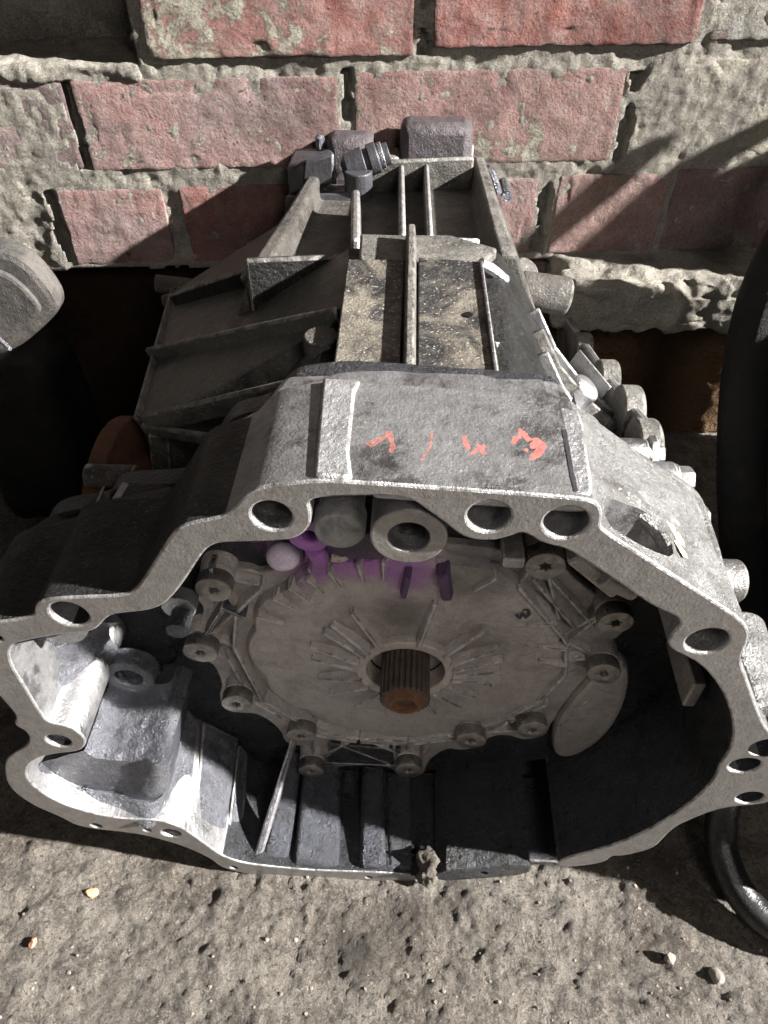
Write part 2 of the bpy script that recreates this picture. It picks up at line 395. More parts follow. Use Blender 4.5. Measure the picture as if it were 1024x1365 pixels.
# ================================================================ BRICK WALL
def brick_mat(name, red, grey, mort, cover, seed):
    s = NT(name)
    mp = s.n.new("ShaderNodeMapping"); mp.inputs["Location"].default_value = (seed * 1.7, seed * .9, seed * 2.3)
    s.t.links.new(s.tc.outputs["Object"], mp.inputs[0]); v = mp.outputs[0]
    a = s.noise(14, 6, .6, .5, v); b = s.noise(24, 9, .72, .25, v); f = s.noise(330, 5, .7, 0, v)
    col = s.mix(s.ramp(a, [(.38, 0.0), (.64, 1.0)]), red, grey)
    col = s.mix(s.ramp(f, [(.3, .35), (.7, 0.0)]), col, tuple(c * .45 for c in red))
    thin = s.ramp(s.noise(55, 9, .78, .1, v), [(.40, 0.0), (.66, .75)])
    col = s.mix(thin, col, (.40, .315, .29))
    mk = s.ramp(b, [(.66 - cover, 0.0), (.70 - cover, 1.0)])
    mcol = s.mix(f, tuple(c * .6 for c in mort), mort)
    col = s.mix(mk, col, mcol)
    col = s.mix(s.ramp(s.noise(95, 3, .5, 0, v), [(.70, 0.0), (.74, .8)]), col, (.07, .05, .045))
    col = s.mix(.7, col, s.ramp(s.noise(700, 4, .8, 0, v), [(.36, .6), (.5, 1.0), (.66, 1.35)]), 'MULTIPLY')
    col = s.mix(.8, col, s.ramp(s.noise(9, 4, .6, 0, v), [(.38, .62), (.55, 1.05)]), 'MULTIPLY')
    hh = s.math('ADD', s.math('MULTIPLY', mk, s.math('ADD', .5, s.math('MULTIPLY', s.noise(190, 5, .7, 0, v), 1.6))), s.math('MULTIPLY', f, .9))
    nb = s.bump(hh, 1.0, .0055); nb = s.bump(s.noise(70, 7, .75, .0, v), .8, .005, nb)
    return s.out(col, .88, 0.0, nb, .2)
RED = (.35, .148, .122); PINK = (.36, .205, .19); GREY = (.30, .225, .225); CREAM = (.58, .55, .45); GREYM = (.46, .44, .395)
wall = empty('brick_wall', 'old red brick wall with crumbling cream mortar behind the gearbox', 'wall', WM.translation, WYAW)
#           name px0   px1   top   bottom  proud red grey mortar cover
BR = [('A', 187, 552, -48, 76, .003, RED, PINK, CREAM, .155),
      ('B', 580, 940, -62, 60, .004, RED, (.31, .12, .105), CREAM, -.06),
      ('C', 962, 1330, -70, 52, .000, PINK, GREY, GREYM, .20),
      ('D', -250, 97, 110, 229, .000, GREY, (.20, .15, .155), CREAM, .05),
      ('E', 108, 452, 104, 224, .001, PINK, GREY, CREAM, .075),
      ('F', 474, 824, 92, 217, .001, PINK, (.34, .22, .195), CREAM, .075),
      ('G', 853, 1200, 78, 208, -.001, GREY, GREYM, CREAM, .24),
      ('H', -120, 66, 250, 352, -.004, GREY, GREYM, GREYM, .22),
      ('I', 88, 226, 252, 351, .001, PINK, GREY, GREYM, .02),
      ('J', 246, 430, 246, 347, .001, RED, PINK, GREYM, .00),
      ('K', 455, 712, 240, 341, .001, PINK, GREY, GREYM, .02),
      ('P', 738, 882, 232, 335, .001, PINK, (.27, .19, .17), GREYM, .03),
      ('Q', 892, 1180, 222, 330, .001, GREY, PINK, GREYM, .03),
      ('U', 690, 880, 352, 440, -.008, (.12, .06, .05), (.10, .08, .07), GREYM, -.02)]
HOLES = []
for k, (nm, a, b, t, bo, proud, red, grey, mort, cov) in enumerate(BR):
    m_ = (t + bo) / 2
    x0 = W(a, m_)[0]; x1 = W(b, m_)[0]; z1 = W((a + b) / 2, t)[1]; z0 = W((a + b) / 2, bo)[1]
    mt = brick_mat('brick_' + str(k), red, grey, mort, cov, k + 1)
    dep = .045
    far = nm in 'RTU'
    o = rough_box('brick', ((x0 + x1) / 2, dep - proud, (z0 + z1) / 2), ((x1 - x0) / 2, dep, (z1 - z0) / 2),
              (40 if far else 90, 10, 18 if far else 36), .0016, .0008, 60, k + 1, mt, wall, chip=.0022)
    HOLES.append((x0, x1, z0, z1))
xl = W(187, 76)[0]; zl = W(100, 90)[1]
# bricks out of frame that close the wall above, so no light leaks over it
for k, (a, b) in enumerate(((-.62, -.40), (-.39, -.17), (-.16, .06), (.07, .29), (.30, .52), (.53, .75))):
    rough_box('brick', ((a + b) / 2, .045, .575), ((b - a) / 2, .045, .0365), (24, 6, 10), .0035, .0015, 60, 40 + k, M.setdefault('brick_top', brick_mat('brick_top', RED, PINK, CREAM, .05, 33)), wall)
def mortar_mat():
    s = NT('crumbling_mortar')
    b = s.noise(30, 8, .7, .6); f = s.noise(240, 7, .75)
    col = s.mix(s.ramp(b, [(.35, 0.0), (.65, 1.0)]), (.30, .28, .25), (.52, .49, .42))
    col = s.mix(s.ramp(f, [(.55, 0.0), (.75, .7)]), col, (.66, .63, .53))
    col = s.mix(s.ramp(f, [(.28, .7), (.42, 0.0)]), col, (.07, .06, .05))
    col = s.mix(.8, col, s.ramp(s.noise(700, 4, .8), [(.36, .5), (.5, 1.0), (.66, 1.4)]), 'MULTIPLY')
    nb = s.bump(f, 1.0, .018); nb = s.bump(s.noise(520, 4, .7), 1.0, .007, nb)
    return s.out(col, .92, 0.0, nb, .2)
M['mortar'] = mortar_mat()
GAPS = [(W(a, b)[0], W(a, c_)[1], W(a, t_)[1]) for a, b, t_, c_ in ((101, 165, 110, 225), (566, 40, -40, 70), (462, 110, 92, 160), (838, 150, 95, 215), (724, 285, 240, 335), (78, 300, 255, 350))]
s = NT('brown_earth'); M['brownearth'] = s.out(s.mix(s.noise(40, 6), (.09, .055, .03), (.17, .105, .06)), .95, 0.0, s.bump(s.noise(200, 6), 1.0, .014), .1)
s = NT('shade_dark_earth'); M['shadeearth'] = s.out(s.mix(s.noise(60, 6), (.02, .014, .010), (.045, .03, .02)), .95, 0.0, s.bump(s.noise(200, 6), 1.0, .012), .1)  # dark earth, with the shade of the wall recess put into its colour
def make_mortar():
    dx = .0028; X0, X1, Z0, Z1 = -.62, .78, .0, .62
    bm = bmesh.new(); nx = int((X1 - X0) / dx); nz = int((Z1 - Z0) / dx)
    V = []
    for j in range(nz + 1):
        row = []
        for i in range(nx + 1):
            x = X0 + i * dx; z = Z0 + j * dx; p = Vector((x, 0, z))
            d = -.0002 + fbm(p * 110, 5) * .0012 + max(0, fbm(p * 22 + Vector((4, 4, 4)), 4) - .05) * .006
            d -= max(0, noise.noise(p * 30 + Vector((9, 2, 5))) - .45) * .003
            # the missing brick at the top left leaves a deep pocket
            if x < xl - .004 + fbm(p * 50, 2) * .002 and z > zl + fbm(p * 40, 2) * .003 and z < .54:
                d = .085 + fbm(p * 30, 3) * .008
            for (ga, gz0, gz1) in GAPS:
                if gz0 < z < gz1 and abs(x - ga) < .0038 + .006 * noise.noise(p * 45): d = max(d, .014)
            if z < .243 + fbm(p * 30, 3) * .004:
                d = .010 + fbm(p * 26, 5) * .005 if x > .12 else .05 + fbm(p * 20, 3) * .006
            row.append(bm.verts.new((x, d, z)))
        V.append(row)
    for j in range(nz):
        for i in range(nx):
            bm.faces.new((V[j][i], V[j][i + 1], V[j + 1][i + 1], V[j + 1][i]))
    for f in bm.faces:
        if min(v.co.z for v in f.verts) < .236: f.material_index = 1 if f.verts[0].co.x < .12 else 2
    from_bm('mortar', bm, ['mortar', 'shadeearth', 'brownearth'], wall, angle=180, recalc=False)
make_mortar()
# sloping bed of mortar left in the pocket of the missing brick
bedx0 = W(-140, 90)[0]
rough_box('mortar_bed', ((bedx0 + xl) / 2, .046, zl - .004), ((xl - bedx0) / 2 - .002, .047, .0065), (90, 36, 6), .004, .0032, 45, 71, 'mortar', wall, chip=.004)
# broken concrete footing that stands out from the wall
fx0, fz = W(742, 400, -.05); fx1 = W(1075, 400, -.05)[0]
ft = rough_box('concrete_footing', (WM @ Vector(((fx0 + fx1) / 2, -.022, .222))), ((fx1 - fx0) / 2, .052, .026), (110, 36, 22), .008, .006, 30, 5, 'mortar', None, chip=.012, jag=1.0)
tag(ft, 'broken lump of rough concrete footing at the wall base behind the right side', 'concrete')

# ================================================================ GEARBOX
G = empty('gearbox', 'dirty grey aluminium car gearbox lying with its open bell housing toward the viewer', 'gearbox', (0, 0, 0), GYAW)
def LP(pts, Y=0.0): return [L(a, b, Y) for a, b in pts]
OUT_R = [(747, 1157), (803, 1151), (815, 1140), (832, 1141), (870, 1131), (882, 1118), (897, 1103), (918, 1093), (950, 1080), (980, 1074), (1016, 1072), (1045, 1062), (1062, 1040), (1058, 1010), (1040, 990),
         (1020, 975), (1008, 950), (996, 915), (984, 885), (988, 868), (996, 850), (994, 838), (985, 828), (960, 810), (900, 772), (850, 740), (800, 708), (797, 700), (800, 688), (797, 676), (784, 668)]
OUT_T = [(700, 661), (600, 654), (500, 647), (430, 643), (395, 646), (350, 651), (330, 662), (312, 682), (297, 692), (250, 700), (232, 712), (203, 760), (183, 788), (168, 796), (100, 798), (58, 801), (48, 811), (50, 822), (20, 829), (-20, 832), (-48, 842), (-55, 862), (-40, 885), (-10, 915), (10, 938), (26, 956), (20, 967)]
OUT_L = [(36, 974), (43, 986), (36, 998), (16, 1008), (7, 1020), (12, 1050), (45, 1074), (82, 1089), (107, 1103), (176, 1110), (205, 1116), (246, 1128), (283, 1145), (296, 1157), (330, 1165), (370, 1169), (440, 1173), (552, 1177)]
IN_L = [(552, 1166), (440, 1162), (410, 1161), (328, 1153), (300, 1144), (286, 1136), (254, 1112), (232, 1100), (209, 1094), (164, 1093), (123, 1086), (74, 1070), (37, 1045), (31, 1026), (44, 1011), (70, 1004), (104, 1001), (113, 992), (108, 980), (90, 969), (70, 966), (57, 960), (30, 915), (8, 880), (12, 858), (36, 852), (72, 845)]
IN_T = [(117, 841), (128, 836), (136, 826), (148, 817), (195, 813), (219, 804), (242, 776), (266, 737), (280, 725), (296, 721), (372, 720), (398, 714), (411, 700), (411, 684), (407, 668), (425, 660), (519, 658), (550, 663), (573, 679), (601, 700), (622, 716), (652, 720), (680, 713), (692, 708), (706, 710), (726, 723), (757, 729), (780, 744), (843, 786), (874, 808), (905, 820), (912, 831), (905, 840), (897, 848), (893, 858), (900, 866)]
IN_R = [(913, 872), (936, 884), (960, 910), (975, 941), (981, 972), (977, 999), (964, 1015), (958, 1032), (943, 1053), (916, 1076), (870, 1106), (817, 1129), (745, 1147)]
outer = LP(OUT_R + OUT_T + OUT_L); inner = LP(IN_L + IN_T + IN_R)
band = chaikin(outer + inner, 2)
HO = [((362, 688), 31), ((652, 689), 33), ((755, 697), 34), ((943, 855), 31), ((92, 819), 29), ((78, 988), 19), ((-4, 851), 10), ((993, 1021), 23), ((1024, 997), 25), ((1000, 1064), 20)]
def hole_at(p, rpx, Y=0.0):
    c = L(p[0], p[1], Y); return circ(c, rpx * SC(p[0], p[1], Y), 36)
holes = [hole_at(p, r) for p, r in HO]
for p, r in (((128, 1101), 9), ((228, 1111), 15), ((196, 1107), 7), ((312, 1157), 6.5), ((492, 1170), 6)):
    holes.append(hole_at(p, r))
BD = .080
outer_s = chaikin(outer, 2, False)
CX, CZ = L(541, 884, .066)
bm = plate_mesh([band] + holes, 0.0, BD, .0011)
for f in bm.faces:
    c = f.calc_center_median(); n = f.normal
    if c.y < .0022 and -.97 < n.y < -.1: f.material_index = 4
    elif n.y < -.75 and c.y < .004: f.material_index = 1
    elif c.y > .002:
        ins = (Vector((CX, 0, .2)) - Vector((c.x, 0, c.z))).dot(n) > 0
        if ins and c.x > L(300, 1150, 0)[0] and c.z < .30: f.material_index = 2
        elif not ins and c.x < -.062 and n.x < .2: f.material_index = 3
        elif not ins and c.x > L(795, 690, 0)[0] and c.z > .22: f.material_index = 5
for v in bm.verts:
    if v.co.y > .04 and min((v.co.x - p[0]) ** 2 + (v.co.z - p[1]) ** 2 for p in outer_s) < 9e-6 and v.co.x < L(800, 700, 0)[0] and v.co.z > .2:
        v.co.y -= .017
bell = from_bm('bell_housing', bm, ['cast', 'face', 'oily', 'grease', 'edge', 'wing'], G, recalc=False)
# cut the window in the right wing
def cutter(pts, z0, z1):
    b = bmesh.new(); lo = [b.verts.new((p[0], p[1], z0)) for p in pts]; hi = [b.verts.new((p[0], p[1], z1)) for p in pts]
    n = len(pts)
    b.faces.new(lo); b.faces.new(hi)
    for k in range(n): b.faces.new((lo[k], lo[(k + 1) % n], hi[(k + 1) % n], hi[k]))
    bmesh.ops.recalc_face_normals(b, faces=b.faces[:]); return b
def on_wing(px, py):
    "point on the sloping outer wall of the right wing (a plane through the flange edge, along y)"
    a = L(800, 708, 0); b = L(985, 828, 0); n = Vector((-(b[1] - a[1]), 0, b[0] - a[0])).normalized()
    d = GI.to_3x3() @ ray(px, py); t = (Vector((a[0], 0, a[1])) - GC).dot(n) / d.dot(n); return GC + d * t
wp = [on_wing(*p) for p in ((803, 668), (806, 700), (835, 720), (868, 738), (898, 748), (893, 722), (878, 700), (858, 684), (832, 675), (815, 668))]
wp = chaikin([(p.x, p.y) for p in wp], 1)
cb = cutter(wp, .22, .45); cme = bpy.data.meshes.new('cut'); cb.to_mesh(cme); cb.free()
cut = bpy.data.objects.new('cut', cme); COL.objects.link(cut); cut.parent = G
mod = bell.modifiers.new('cut', 'BOOLEAN'); mod.object = cut; mod.operation = 'DIFFERENCE'; mod.solver = 'EXACT'
dg = bpy.context.evaluated_depsgraph_get(); nm = bpy.data.meshes.new_from_object(bell.evaluated_get(dg))
bell.modifiers.clear(); bell.data = nm; bell.data.name = 'bell_housing'
bpy.data.objects.remove(cut)
bell.data.polygons.foreach_set('use_smooth', [True] * len(bell.data.polygons)); bell.data.set_sharp_from_angle(angle=radians(18))

# piece of the rim between the two gaps at the bottom
seg = LP([(582, 1175), (640, 1171), (704, 1166), (706, 1152), (640, 1157), (582, 1163)])
plate('rim_segment', [chaikin(seg, 1), hole_at((645, 1164), 6.5)], 0.0, BD, ['oily'], G, .001)
# back wall of the bell
backo = chaikin([(p[0] * .955 + CX * .045, max(p[1] * .965 + .006, .012)) for p in LP(OUT_R + OUT_T + OUT_L)], 1)
plate('bell_back_wall', [backo], BD - .0005, BD + .012, ['oily'], G, .0005)
# sloped floor that closes the bottom of the bell behind the gaps
box('bell_floor', L(553, 1160, 0)[0] - .01, L(765, 1160, 0)[0], .014, BD, .004, .0112, 'oily', G)

# --- inside of the bell, left: starter pocket, pocket wall, bolt boss
def C3(pts, Y, wrap=False):
    q = [L3(a, b, Y) for a, b in pts]
    if wrap: q.append(Vector((q[-1].x + .002, .079, q[-1].z)))
    return q
loft('starter_pocket', [C3([(36, 1044), (74, 1069), (123, 1085), (164, 1092), (212, 1093)], .002, True),
                        C3([(54, 1018), (80, 1041), (112, 1052), (150, 1058), (216, 1062)], .013, True),
                        C3([(56, 1016), (81, 1039), (113, 1050), (151, 1056), (217, 1060)], .0145, True),
                        C3([(112, 1001), (128, 1010), (150, 1014), (185, 1014), (222, 1007)], .0165, True),
                        C3([(114, 999), (130, 1007), (151, 1010), (186, 1010), (223, 1004)], .018, True),
                        C3([(137, 932), (149, 941), (167, 945), (193, 943), (226, 937)], .050, True),
                        C3([(138, 930), (150, 938), (168, 941), (194, 940), (227, 934)], .051, True),
                        C3([(148, 905), (158, 912), (174, 915), (194, 912), (228, 908)], .0535, True),
                        C3([(156, 884), (166, 888), (180, 890), (198, 888), (230, 884)], .070, True)], 'castbright', G, sub=6, amp=.0007, freq=110, angle=38)
loft('pocket_wall', [C3([(74, 847), (36, 854), (11, 866), (24, 905), (57, 958), (92, 971), (110, 984)], .002),
                     C3([(86, 842), (52, 848), (30, 858), (40, 890), (70, 930), (100, 945), (116, 968)], .014),
                     C3([(100, 836), (80, 838), (66, 846), (70, 868), (90, 892), (112, 905), (130, 925)], .032),
                     C3([(130, 832), (118, 834), (108, 840), (108, 850), (116, 862), (128, 874), (142, 890)], .046),
                     C3([(160, 830), (152, 834), (146, 838), (146, 846), (148, 852), (152, 858), (160, 868)], .058)], 'castbright', G, sub=6, amp=.0013, freq=60, angle=60)
c = L(82, 988, 0); r = 28 * SC(82, 988, 0)
lathe('bolt_boss', (c[0], .004, c[1] - .001), (0, 1, 0), [(0, r * .85), (.02, r * .9), (.034, r * 1.0), (.046, r * 1.05), (.054, r * .85), (.059, r * .4)], 'castbright', G)
c = L(173, 900, .050)
plate('boss_ring', [circ(c, .0150, 32), circ(c, .0098, 28)], .0475, .060, ['castbright'], G, .001)
c = L(95, 832, 0.03); lathe('bolt_boss', (c[0], .02, c[1] + .012), (0, 1, 0), [(0, .015), (.05, .017)], 'cast', G)
# stepped ribs on the lower left inner wall, running back from the rim
def inner_rib(p0, p1, p2, p3, Yf, Yb, h, mat='castbright', name='inner_rib'):
    "strip between p0-p1 at the rim and p3-p2 at the back, raised by h"
    a = L3(*p0, Yf); b = L3(*p1, Yf); c_ = L3(*p2, Yb); d = L3(*p3, Yb); u = Vector((.15, 0, 1)).normalized() * h
    lo = -u * 2.5
    return from_bm(name, add_box8(bmesh.new(), [a + lo, b + lo, c_ + lo, d + lo, a + u * .7, b + u * .7, c_ + u * .7, d + u * .7]), mat, G, .0038)
inner_rib((212, 1092), (256, 1110), (268, 962), (228, 925), .003, .078, .006)
inner_rib((258, 1111), (296, 1141), (318, 985), (270, 960), .003, .078, .004)
inner_rib((298, 1142), (322, 1152), (330, 1003), (318, 990), .003, .078, .004)
inner_rib((334, 1153), (346, 1156), (404, 958), (398, 955), .003, .078, .006, 'castbright')
inner_rib((346, 1152), (386, 1156), (404, 1002), (386, 1000), .0025, .079, .003, 'slate')
inner_rib((390, 1156), (452, 1160), (456, 1018), (406, 1008), .0025, .079, .009, 'slate')
inner_rib((456, 1162), (474, 1162), (474, 1026), (458, 1026), .0025, .079, .001, 'slate')
inner_rib((478, 1159), (514, 1160), (510, 1022), (482, 1022), .0025, .079, .010, 'slate')
inner_rib((516, 1161), (551, 1162), (548, 1030), (514, 1028), .0025, .079, .004, 'slate')
inner_rib((585, 1159), (622, 1158), (610, 1034), (580, 1034), .0025, .079, .004, 'slate')
inner_rib((628, 1156), (662, 1154), (650, 1030), (626, 1030), .0025, .079, .009, 'slate')
inner_rib((666, 1154), (700, 1152), (684, 1040), (656, 1038), .0025, .079, .003, 'slate')
# half-round drain arch over the notch
c = L(567, 1172, .002); r = 22 * SC(567, 1172, 0)
arch = [(c[0] + r * cos(a), c[1] + r * 1.3 * sin(a)) for a in [pi * k / 16 for k in range(17)]] + [(c[0] + r * .66 * cos(a), c[1] + r * .95 * sin(a)) for a in [pi * k / 16 for k in range(16, -1, -1)]]
plate('drain_arch', [arch], .003, .03, ['oily'], G)

# --- top pad of the bell with its raised strip
tA = L(430, 643, 0); tB = L(784, 668, 0); TS = (tB[1] - tA[1]) / (tB[0] - tA[0])
TN = Vector((-TS, 0, 1)).normalized()
def toppt(px, py, dz=0.0):
    "point on the bell's top plane, raised by dz"
    d = GI.to_3x3() @ ray(px, py); q = Vector((tA[0], 0, tA[1] + dz)); t = (q - GC).dot(TN) / d.dot(TN); p = GC + d * t
    p.y = max(p.y, .0012); return p
def slab_from(name, pts, z_lo_drop, mat, parent, dz, bevel=.0015):
    P = [toppt(*p, dz) for p in pts]
    bm = bmesh.new(); hi = [bm.verts.new(p) for p in P]; lo = [bm.verts.new(p - Vector((0, 0, z_lo_drop))) for p in P]; n = len(P)
    bm.faces.new(hi); bm.faces.new(lo)
    for k in range(n): bm.faces.new((hi[k], hi[(k + 1) % n], lo[(k + 1) % n], lo[k]))
    return from_bm(name, bm, mat, parent, bevel)
slab_from('top_pad', chaikin([(466, 642), (600, 651), (700, 658), (786, 664), (792, 650), (784, 600), (778, 556), (768, 544), (700, 535), (600, 527), (476, 514)], 1), .009, 'pad', G, .0009)
slab_from('pad_strip', [(417, 640), (470, 643), (466, 600), (474, 522), (482, 505), (430, 502)], .010, 'pad', G, .0024)
#slab_from('pad_edge', [(770, 660), (795, 662), (790, 612), (779, 560), (757, 572)], .014, 'pad', G, .0022)
def ribbon(name, P, width, up, mat, parent, lift=.0004):
    "a painted stroke: a flat band along the points P"
    P = [Vector(p) for p in P]; Q = []
    for a, b in zip(P, P[1:]):
        for k in range(4): Q.append(a.lerp(b, k / 4))
    Q.append(P[-1]); up = Vector(up); bm = bmesh.new(); rows = []
    for i, p in enumerate(Q):
        d = (Q[min(i + 1, len(Q) - 1)] - Q[max(i - 1, 0)]).normalized(); s_ = d.cross(up).normalized()
        ww = width / 2 * (1 + .35 * noise.noise(p * 700)); q = p + up * lift
        rows.append((bm.verts.new(q - s_ * ww), bm.verts.new(q + s_ * ww)))
    for a, b in zip(rows, rows[1:]): bm.faces.new((a[0], a[1], b[1], b[0]))
    return from_bm(name, bm, mat, parent)
ZU = (0, 0, 1)
def marks(pts, mat, w_=.0036, name='red_digit'):
    return ribbon(name, [toppt(a, b, .0010) for a, b in pts], w_, ZU, mat, G)
marks([(489, 594), (503, 584), (514, 580), (517, 592), (516, 604)], 'redfaint', .0055)
marks([(546, 578), (560, 574), (570, 580), (568, 594), (560, 606), (556, 613)], 'redfaint', .0048)
marks([(611, 582), (613, 594), (618, 604), (628, 597), (638, 590)], 'redpaint', .0068)
marks([(628, 596), (634, 602), (637, 608)], 'redpaint', .0068)
marks([(676, 590), (682, 581), (690, 578), (697, 586), (704, 592), (713, 590), (717, 597), (713, 604), (704, 607), (697, 605)], 'redpaint', .0068)
ribbon('scratch', [toppt(a, b, .0010) for a, b in ((752, 573), (757, 600), (762, 630), (768, 656))], .0016, ZU, 'inkpaint', G)
ribbon('scratch', [toppt(a, b, .0010) for a, b in ((614, 557), (615, 568))], .0022, ZU, 'inkpaint', G)

# --- right wing: raised seams on the sloping wall, sealant smear
a_ = L(800, 708, 0); b_ = L(985, 828, 0); WN = Vector((-(b_[1] - a_[1]), 0, b_[0] - a_[0])).normalized()
def seam(pts, r_, name='wing_seam', mat='wing'):
    return tube(name, [on_wing(*p) - WN * r_ * .35 for p in pts], lambda t: r_ * min(1, .25 + 3 * min(t, 1 - t)), mat, G, 12, 5)
seam([(797, 612), (830, 640), (870, 672), (905, 702), (930, 726)], .0034)
seam([(795, 632), (822, 652), (850, 672), (880, 700), (897, 730), (903, 752)], .0045)
seam([(800, 590), (850, 612), (900, 640), (928, 664), (942, 700), (962, 760), (984, 822)], .0035, 'wing_rim')
ribbon('sealant_smear', [on_wing(*p) for p in ((888, 702), (893, 716), (897, 728), (903, 738), (908, 747))], .0045, WN, 'sealant', G, .0025)
ribbon('sealant_smear', [on_wing(*p) for p in ((897, 713), (903, 722), (905, 731))], .003, WN, 'sealant', G, .0022)

# --- upper part of the bell: dowel tube, plug, purple painted parts
def tube_at(name, p, ro, ri, Y0, Y1, mats):
    c = L(*p, Y0); k = SC(*p, Y0); return plate(name, [circ(c, ro * k, 40), circ(c, ri * k, 36)], Y0, Y1, mats, G, .0009)
o = tube_at('dowel_tube', (545, 717), 49, 31, .004, BD, ['cast', 'face'])
for p in o.data.polygons:
    if p.normal.y < -.8: p.material_index = 1
c = L(453, 700, .03); lathe('plug', (c[0], .026, c[1]), (0, 1, 0), [(0, .0108), (.0016, .0118), (.012, .0118), (.0121, .0105), (.054, .0105)], 'plug', G, 24, .0004)
c = L(412, 716, .04); plate('purple_ring', [circ(c, .0092, 28), circ(c, .0052, 20)], .040, BD, ['purple'], G, .0014)
c = L(375, 757, .052)
bmq = bmesh.new(); bmesh.ops.create_uvsphere(bmq, u_segments=24, v_segments=16, radius=.0092)
for v in bmq.verts: v.co = Vector((c[0], .060, c[1])) + Vector((v.co.x, v.co.y * .9, v.co.z * .8))
from_bm('lilac_cap', bmq, 'lilac', G)
tube('purple_strut', [L3(418, 730, .045), L3(426, 744, .050), L3(424, 757, .056)], .0048, 'purple', G, 12)
lathe('pin', L3(421, 760, .056), (0, 1, 0), [(0, .0042), (.024, .0046)], 'rib', G, 16)
box('purple_web', L(432, 715, .06)[0], L(512, 715, .06)[0], .058, BD, L(470, 742, .06)[1], L(470, 706, .06)[1], 'purpledark', G)
box('purple_web', L(352, 730, .06)[0], L(400, 730, .06)[0], .066, BD, L(370, 750, .066)[1], L(370, 712, .066)[1], 'purpledark', G)
blade('purple_rib', L3(538, 792, .067), L3(545, 755, .067), (0, -1, 0), .005, .004, .009, 'purpledark', G, .0012)
blade('purple_rib', L3(596, 795, .067), L3(590, 752, .067), (0, -1, 0), .009, .004, .009, 'purpledark', G, .0015)
tube('purple_strut', [L3(440, 742, .058), L3(458, 742, .060), L3(464, 726, .062)], .0028, 'rib', G, 10)
lathe('locating_pin', L3(236, 842, .040), (0, 1, 0), [(0, .0062), (.04, .0066)], 'oily', G, 20)
lathe('pin_collar', L3(238, 812, .052), (0, 1, 0), [(0, .0096), (.009, .0096)], 'cast', G, 22, .0006)
# lugs at the upper right of the cover
box('casting_lug', L(672, 735, .06)[0], L(702, 735, .06)[0], .058, BD, L(690, 758, .058)[1], L(690, 746, .058)[1], 'cover', G)
from_bm('casting_lug', add_box8(bmesh.new(), [L3(755, 752, .055), L3(775, 742, .055), L3(838, 785, .055), L3(815, 800, .055)] + [L3(755, 752, .055) + Vector((0, .027, 0)), L3(775, 742, .055) + Vector((0, .027, 0)), L3(838, 785, .055) + Vector((0, .027, 0)), L3(815, 800, .055) + Vector((0, .027, 0))]), 'cover', G, .002)
lathe('casting_lug', L3(815, 772, .055), Vector((.9, 0, -.55)), [(-.006, .006), (.016, .006)], 'cover', G, 18, .001)
box('inner_lug', L(905, 935, .04)[0], L(922, 935, .04)[0], .035, BD, L(912, 942, .035)[1], L(912, 912, .035)[1], 'cover', G)

# --- end cover with ribs and bolts
CY = .074
cov_pts = [(252, 846), (268, 832), (276, 812), (262, 795), (262, 772), (288, 764), (325, 758), (352, 770), (400, 742), (470, 728), (560, 724), (640, 732), (690, 738), (712, 732), (745, 738), (752, 762), (786, 792), (818, 806), (838, 824), (828, 846), (806, 858), (802, 876), (824, 886), (824, 904), (800, 918), (778, 930), (735, 958), (727, 980), (700, 987), (676, 978), (650, 982), (640, 996), (612, 1000), (596, 996), (570, 1012), (562, 1036), (532, 1036), (522, 1020), (440, 1020), (432, 1038), (402, 1038), (398, 1018), (412, 1000), (408, 994), (382, 992), (376, 972), (345, 950), (318, 950), (298, 945), (294, 925), (300, 914), (285, 880), (258, 882), (250, 864)]
cover = plate('end_cover', [chaikin(LP(cov_pts, CY), 2)], CY, BD + .002, ['cover'], G, .0012)
R1 = .104
def ring_pt(ang, r): return (CX + r * cos(ang), CZ + r * sin(ang))
# shallow dished centre of the cover
bm = bmesh.new(); rings = []
prof = [(.0245, .0645), (.032, .0650), (.045, .0672), (.07, .0682), (.085, .0672), (.096, .0668), (.1005, .0685), (.1035, .0745)]
for r_, y_ in prof:
    ring = []
    for k in range(96):
        a = 2 * pi * k / 96; rr = r_
        if r_ > .08: rr = r_ * (1 - .045 * (1 - abs(cos(6 * a))))
        x, z = ring_pt(a, rr); ring.append(bm.verts.new((x, y_ + .0004 * noise.noise(Vector((x * 60, 0, z * 60))), z)))
    rings.append(ring)
for i in range(len(rings) - 1):
    for k in range(96): bm.faces.new((rings[i][k], rings[i][(k + 1) % 96], rings[i + 1][(k + 1) % 96], rings[i + 1][k]))
dish = from_bm('cover_dish', bm, 'cover', cover, angle=40)
plate('bearing_ring', [circ((CX, CZ), .0305, 56), circ((CX, CZ), .0255, 56)], .0595, .078, ['rib'], cover, .0008)
lathe('seal', (CX, .066, CZ), (0, 1, 0), [(0, .0256), (.012, .024), (.018, .0165)], 'void', cover, 40, cap=False)
lathe('seal_back', (CX, .0885, CZ), (0, 1, 0), [(0, .026), (.003, .026)], 'void', cover, 32)
# radial ribs round the bearing ring
for k, a in enumerate([8, -4, -14, -37, -52, -70, 200, 218, 178, 165, 148, 139, 122, 76, 40, 20, -122, -100]):
    a = radians(a); r2 = .060 + .006 * random.random()
    x0, z0 = ring_pt(a, .0295); x1, z1 = ring_pt(a, r2)
    blade('radial_rib', (x0, .0655, z0), (x1, .0682, z1), (0, -1, 0), .0046, .0085, .0045, 'rib', cover, .001, taper=.6)
# short ribs just inside the rim
for a in (98, 106, 116, 124, 132, 140, 152, 62, 30, 14, 4):
    a = radians(a); x0, z0 = ring_pt(a, .101); x1, z1 = ring_pt(a + .03, .083)
    blade('rim_rib', (x0, .0685, z0), (x1, .0672, z1), (0, -1, 0), .0040, .0060, .0018, 'rib', cover, taper=.5)
